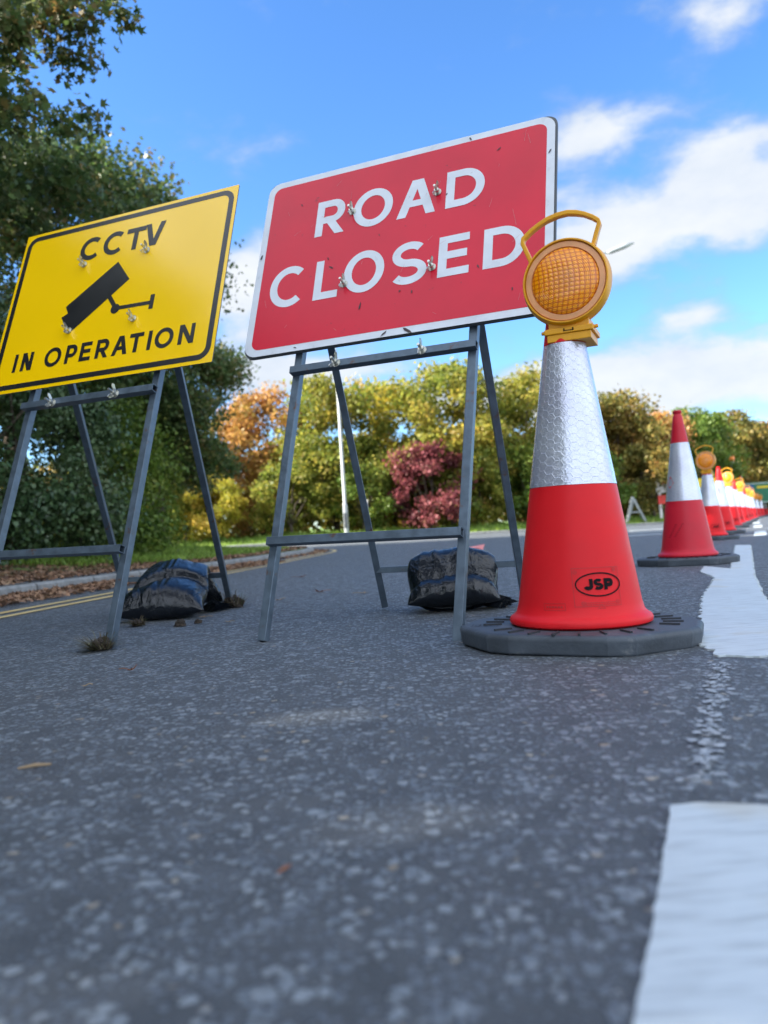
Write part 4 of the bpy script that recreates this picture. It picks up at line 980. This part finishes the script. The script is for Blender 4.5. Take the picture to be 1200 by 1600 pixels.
# folded sign frame on the verge
MT['weathered']=simple('weathered_frame_grey',(.24,.26,.26),.6)
r=post_thing('folded_sign_frame',9.66,29.6,'weathered grey folding sign frame standing on the far grass','sign frame'); r.rotation_euler=(0,0,R_(25))
for k,(p0,p1) in enumerate([((-.55,-.1,0),(-.1,0,1.0)),((.42,-.1,0),(-.1,0,1.0)),((-.15,.35,0),(.05,.05,.9)),((.75,.35,0),(.05,.05,.9))]):
    mb=MB(); mb.bar(p0,p1,.09,.05,up=(0,1,0)); mb.build('leg',MT['weathered'],r)
for p0,p1,w_ in (((-.36,-.06,.42),(.18,-.06,.42),.06),((-.2,-.03,.8),(.02,-.03,.8),.09)):
    mb=MB(); mb.bar(p0,p1,w_,.045,up=(0,0,1)); mb.build('cross_bar',MT['weathered'],r)
def beacon(x,y,H,label):
    r=post_thing('beacon_post',x,y,label,'beacon post')
    mb=MB(); mb.tube([(0,0,0),(0,0,H)],.06,10); mb.build('post',MT['white_board'],r,smooth=40)
    mb=MB(); mb.lathe([(H,.05),(H+.02,.11),(H+.14,.12),(H+.24,.09),(H+.28,.0)],20); mb.build('beacon',MT['yellow_orange'],r,smooth=40)
    mb=MB(); mb.box(-.15,.35,-.085,-.065,H*.52,H*.80); mb.build('board',MT['white_board'],r)
    for b_ in ((.05,.32,-.091,-.087,H*.68,H*.77),(-.1,.3,-.091,-.062,H*.3,H*.47)):
        mb=MB(); mb.box(*b_); mb.build('red_stripe',MT['red_board'],r)
MT['yellow_orange']=simple('beacon_orange',(.85,.22,.03),.35)
beacon(11.15,31,2.1,'white beacon post with an orange top just left of the second cone')
beacon(16.0,35,2.65,'white beacon post with an orange top behind the fourth cone')
r=post_thing('barrier_board',13.55,32.5,'yellow topped red and white barrier board behind the third cone','barrier')
mb=MB(); mb.box(-.45,.55,0,.03,1.35,1.72); mb.build('yellow_panel',MT['yellow_board'],r)
mb=MB(); mb.box(-.45,.55,.005,.03,.5,1.33); mb.build('white_panel',MT['white_board'],r)
for k in range(3):
    mb=MB(); mb.box(-.42+.36*k,-.24+.36*k,-.006,.003,.55,1.28); mb.build('red_stripe',MT['red_board'],r)
for s in (-.4,.5):
    mb=MB(); mb.tube([(s,.05,0),(s,.05,1.7)],.03,8); mb.build('leg',MT['sign_back'],r)
r=post_thing('direction_sign',19.7,40,'large green direction sign with a blue corner beyond the line of cones','direction sign'); r.rotation_euler=(0,0,R_(-22))
mb=MB(); mb.box(-.95,2.4,0,.04,.72,1.82); p=mb.build('panel',MT['green_board'],r,bevel=.01)
mb=MB()
for b_ in ((-.91,2.36,1.75,1.78),(-.91,2.36,.76,.79),(-.91,-.88,.79,1.75),(2.33,2.36,.79,1.75)): mb.box(b_[0],b_[1],-.012,-.002,b_[2],b_[3])
mb.build('white_border',MT['white_board'],p)
mb=MB(); mb.box(-.84,-.35,-.010,-.002,1.2,1.7); mb.build('blue_patch',MT['blue_board'],p)
mb=MB(); mb.box(-.2,.7,-.010,-.002,1.5,1.62); mb.build('yellow_legend',MT['yellow_board'],p)
for s in (-.6,1.9):
    mb=MB(); mb.tube([(s,.1,-.1),(s,.1,1.8)],.05,10); mb.build('post',MT['white_paint'],r)

# ---------------------------------------------------------------- debris on the road
def fallen(x,y,size,m,label,curl=.6,seed=0,zr=0):
    rg_=random.Random(seed); n=len(MAPLE); root_z=float(roadz(x,y)); mb=MB(); vs=[(0,0,.004)]
    for (u,v) in MAPLE: r2=u*u+v*v; vs.append((u*size,v*size*.8,.004+size*curl*r2*(.7+.6*rg_.random())))
    mb.add(vs,[(0,k+1,(k+1)%n+1) for k in range(n)])
    mb.tube([(0,0,.005),(-.1*size,-.6*size,.01),(-.15*size,-1.0*size,.008)],.0012,5)
    o=mb.build('fallen_leaf',LM[m]); o.location=(x,y,root_z); o.rotation_euler=(0,0,rg_.random()*6 if not zr else zr); tag(o,label,'fallen leaf','leaves lying on the road')
fallen(-.649,1.906,.034,'rust','curled rust brown leaf on the asphalt below the yellow sign',1.0,1)
fallen(-.69,1.72,.018,'pale','tiny pale leaf just below the curled rust leaf')
fallen(-.385,4.292,.085,'rust','reddish curled leaf between the red sign legs',.5,2)
fallen(-.133,3.987,.06,'pale','pale leaf beside the rear left leg of the red sign',.4,3)
fallen(-.62,2.95,.035,'pale','small yellowish leaf right of the slumped sandbag',.4,4)
fallen(-.56,3.9,.06,'pale','pale flat leaf behind the front left leg of the red sign',.3,5)
fallen(-.70,6.2,.1,'rust','small brown leaf on the road beyond the red sign',.4,6)
fallen(-.05,6.9,.1,'pale','pale leaf on the road beyond the sandbags',.4,7)
fallen(-.78,3.22,.05,'pale','whitish leaf at the right end of the slumped sandbag',.3,8)
fallen(.43,2.86,.03,'pale','pale crumpled leaf at the foot of the draped sandbag',.5,9)
mb=MB(); mb.tube([(0,0,.004),(.02,.008,.005),(.042,.012,.004)],[.0015,.003,.0015],6); o=mb.build('wood_chip',LM['pale']); o.location=(-.535,1.085,0); tag(o,'pale sliver of wood on the asphalt at the lower left','wood chip')
mb=MB(); mb.tube([(0,0,.004),(.006,.006,.006),(.01,.016,.004)],[.001,.0022,.001],6); o=mb.build('wood_chip',LM['rust']); o.location=(-.115,.69,0); tag(o,'thin brown twig piece on the near asphalt','twig')
mb=MB(); V=[];rr=random.Random(8)
for k in range(26): V+= []
mb.add([(-.13,-.05,.01),(.10,-.06,.02),(.14,.03,.09),(-.08,.05,.06)],[(0,1,2,3)]); mb.add([(-.13,-.05,.01),(.02,-.09,.05),(.10,-.06,.02)],[(0,1,2)]); o=mb.build('litter_scrap',simple('pink_paper',(.62,.22,.22),.7)); o.location=(1.168,10.19,float(roadz(1.17,10.2))); tag(o,'pink scrap of litter on the road behind the red sign','litter')
def clod(x,y,r,label,seed,grass=0,tilt=0):
    root=empty('turf_clod' if grass else 'dirt_clod',(x,y,0)); tag(root,label,'clod of turf' if grass else 'clod of dirt')
    mb=MB(); n=18;m=10;vs=[];fs=[]
    for i in range(m+1):
        ph=math.pi*i/m
        for k in range(n):
            a_=6.2832*k/n; d_=Vector((math.cos(a_)*math.sin(ph),math.sin(a_)*math.sin(ph),math.cos(ph))); q=1+.5*mnoise.noise(d_*2.2+Vector((seed,0,0)))+.25*mnoise.noise(d_*6+Vector((seed,0,0)))
            vs.append((d_.x*r*1.1*q,d_.y*r*.9*q,max(0.002,r*.4+d_.z*r*.9*q)))
    for i in range(m):
        for k in range(n): fs.append((i*n+k,i*n+(k+1)%n,(i+1)*n+(k+1)%n,(i+1)*n+k))
    mb.add(vs,fs); mb.build('soil',MT['soil'],root)
    if grass:
        rng=np.random.RandomState(seed); N=grass; a_=rng.random(N)*6.283; rad=np.sqrt(rng.random(N))*r*1.0
        ln=r*(1.0+2.4*rng.random(N)**2); dx=np.cos(a_)*.8-.2; dy=np.sin(a_)*.8-.1; up=.15+rng.random(N)*1.1; z0=r*.9*rng.random(N)*(1-rad/r*.7)
        nrm=np.hypot(dx,dy)+1e-6; wx,wy=-dy/nrm,dx/nrm; V=np.zeros((N,5,3)); hw=.0009+.0008*rng.random(N)
        for i,(sd_,v,k,zz) in enumerate([(-1,0,1,0),(1,0,1,0),(1,.5,.8,.42),(-1,.5,.8,.42),(0,1,0,.5)]):
            V[:,i,0]=np.cos(a_)*rad*1.2+dx*ln*v+wx*hw*sd_*k; V[:,i,1]=np.sin(a_)*rad+dy*ln*v+wy*hw*sd_*k; V[:,i,2]=np.maximum(.004,z0*(1-.5*v)+up*ln*zz)
        b=np.arange(N)[:,None]*5; L=np.concatenate([b+0,b+1,b+2,b+3,b+3,b+2,b+4],1).reshape(-1)
        npmesh('grass_tuft',V.reshape(-1,3),L,np.tile([4,3],N),LM['straw'],root)
    return root
clod(-.895,2.37,.029,'tuft of dry grass and soil at the front right foot of the yellow sign frame',3,420)
clod(-.745,3.66,.042,'dark muddy turf clod at the rear right foot of the yellow sign frame',4,260)
clod(-.80,2.93,.020,'small dark clod of dirt in front of the slumped sandbag',6)
clod(-.75,3.0,.013,'smaller of the two dirt clods in front of the slumped sandbag',7)
clod(-1.0,3.05,.02,'tuft of green grass at the left end of the slumped sandbag',9,200)
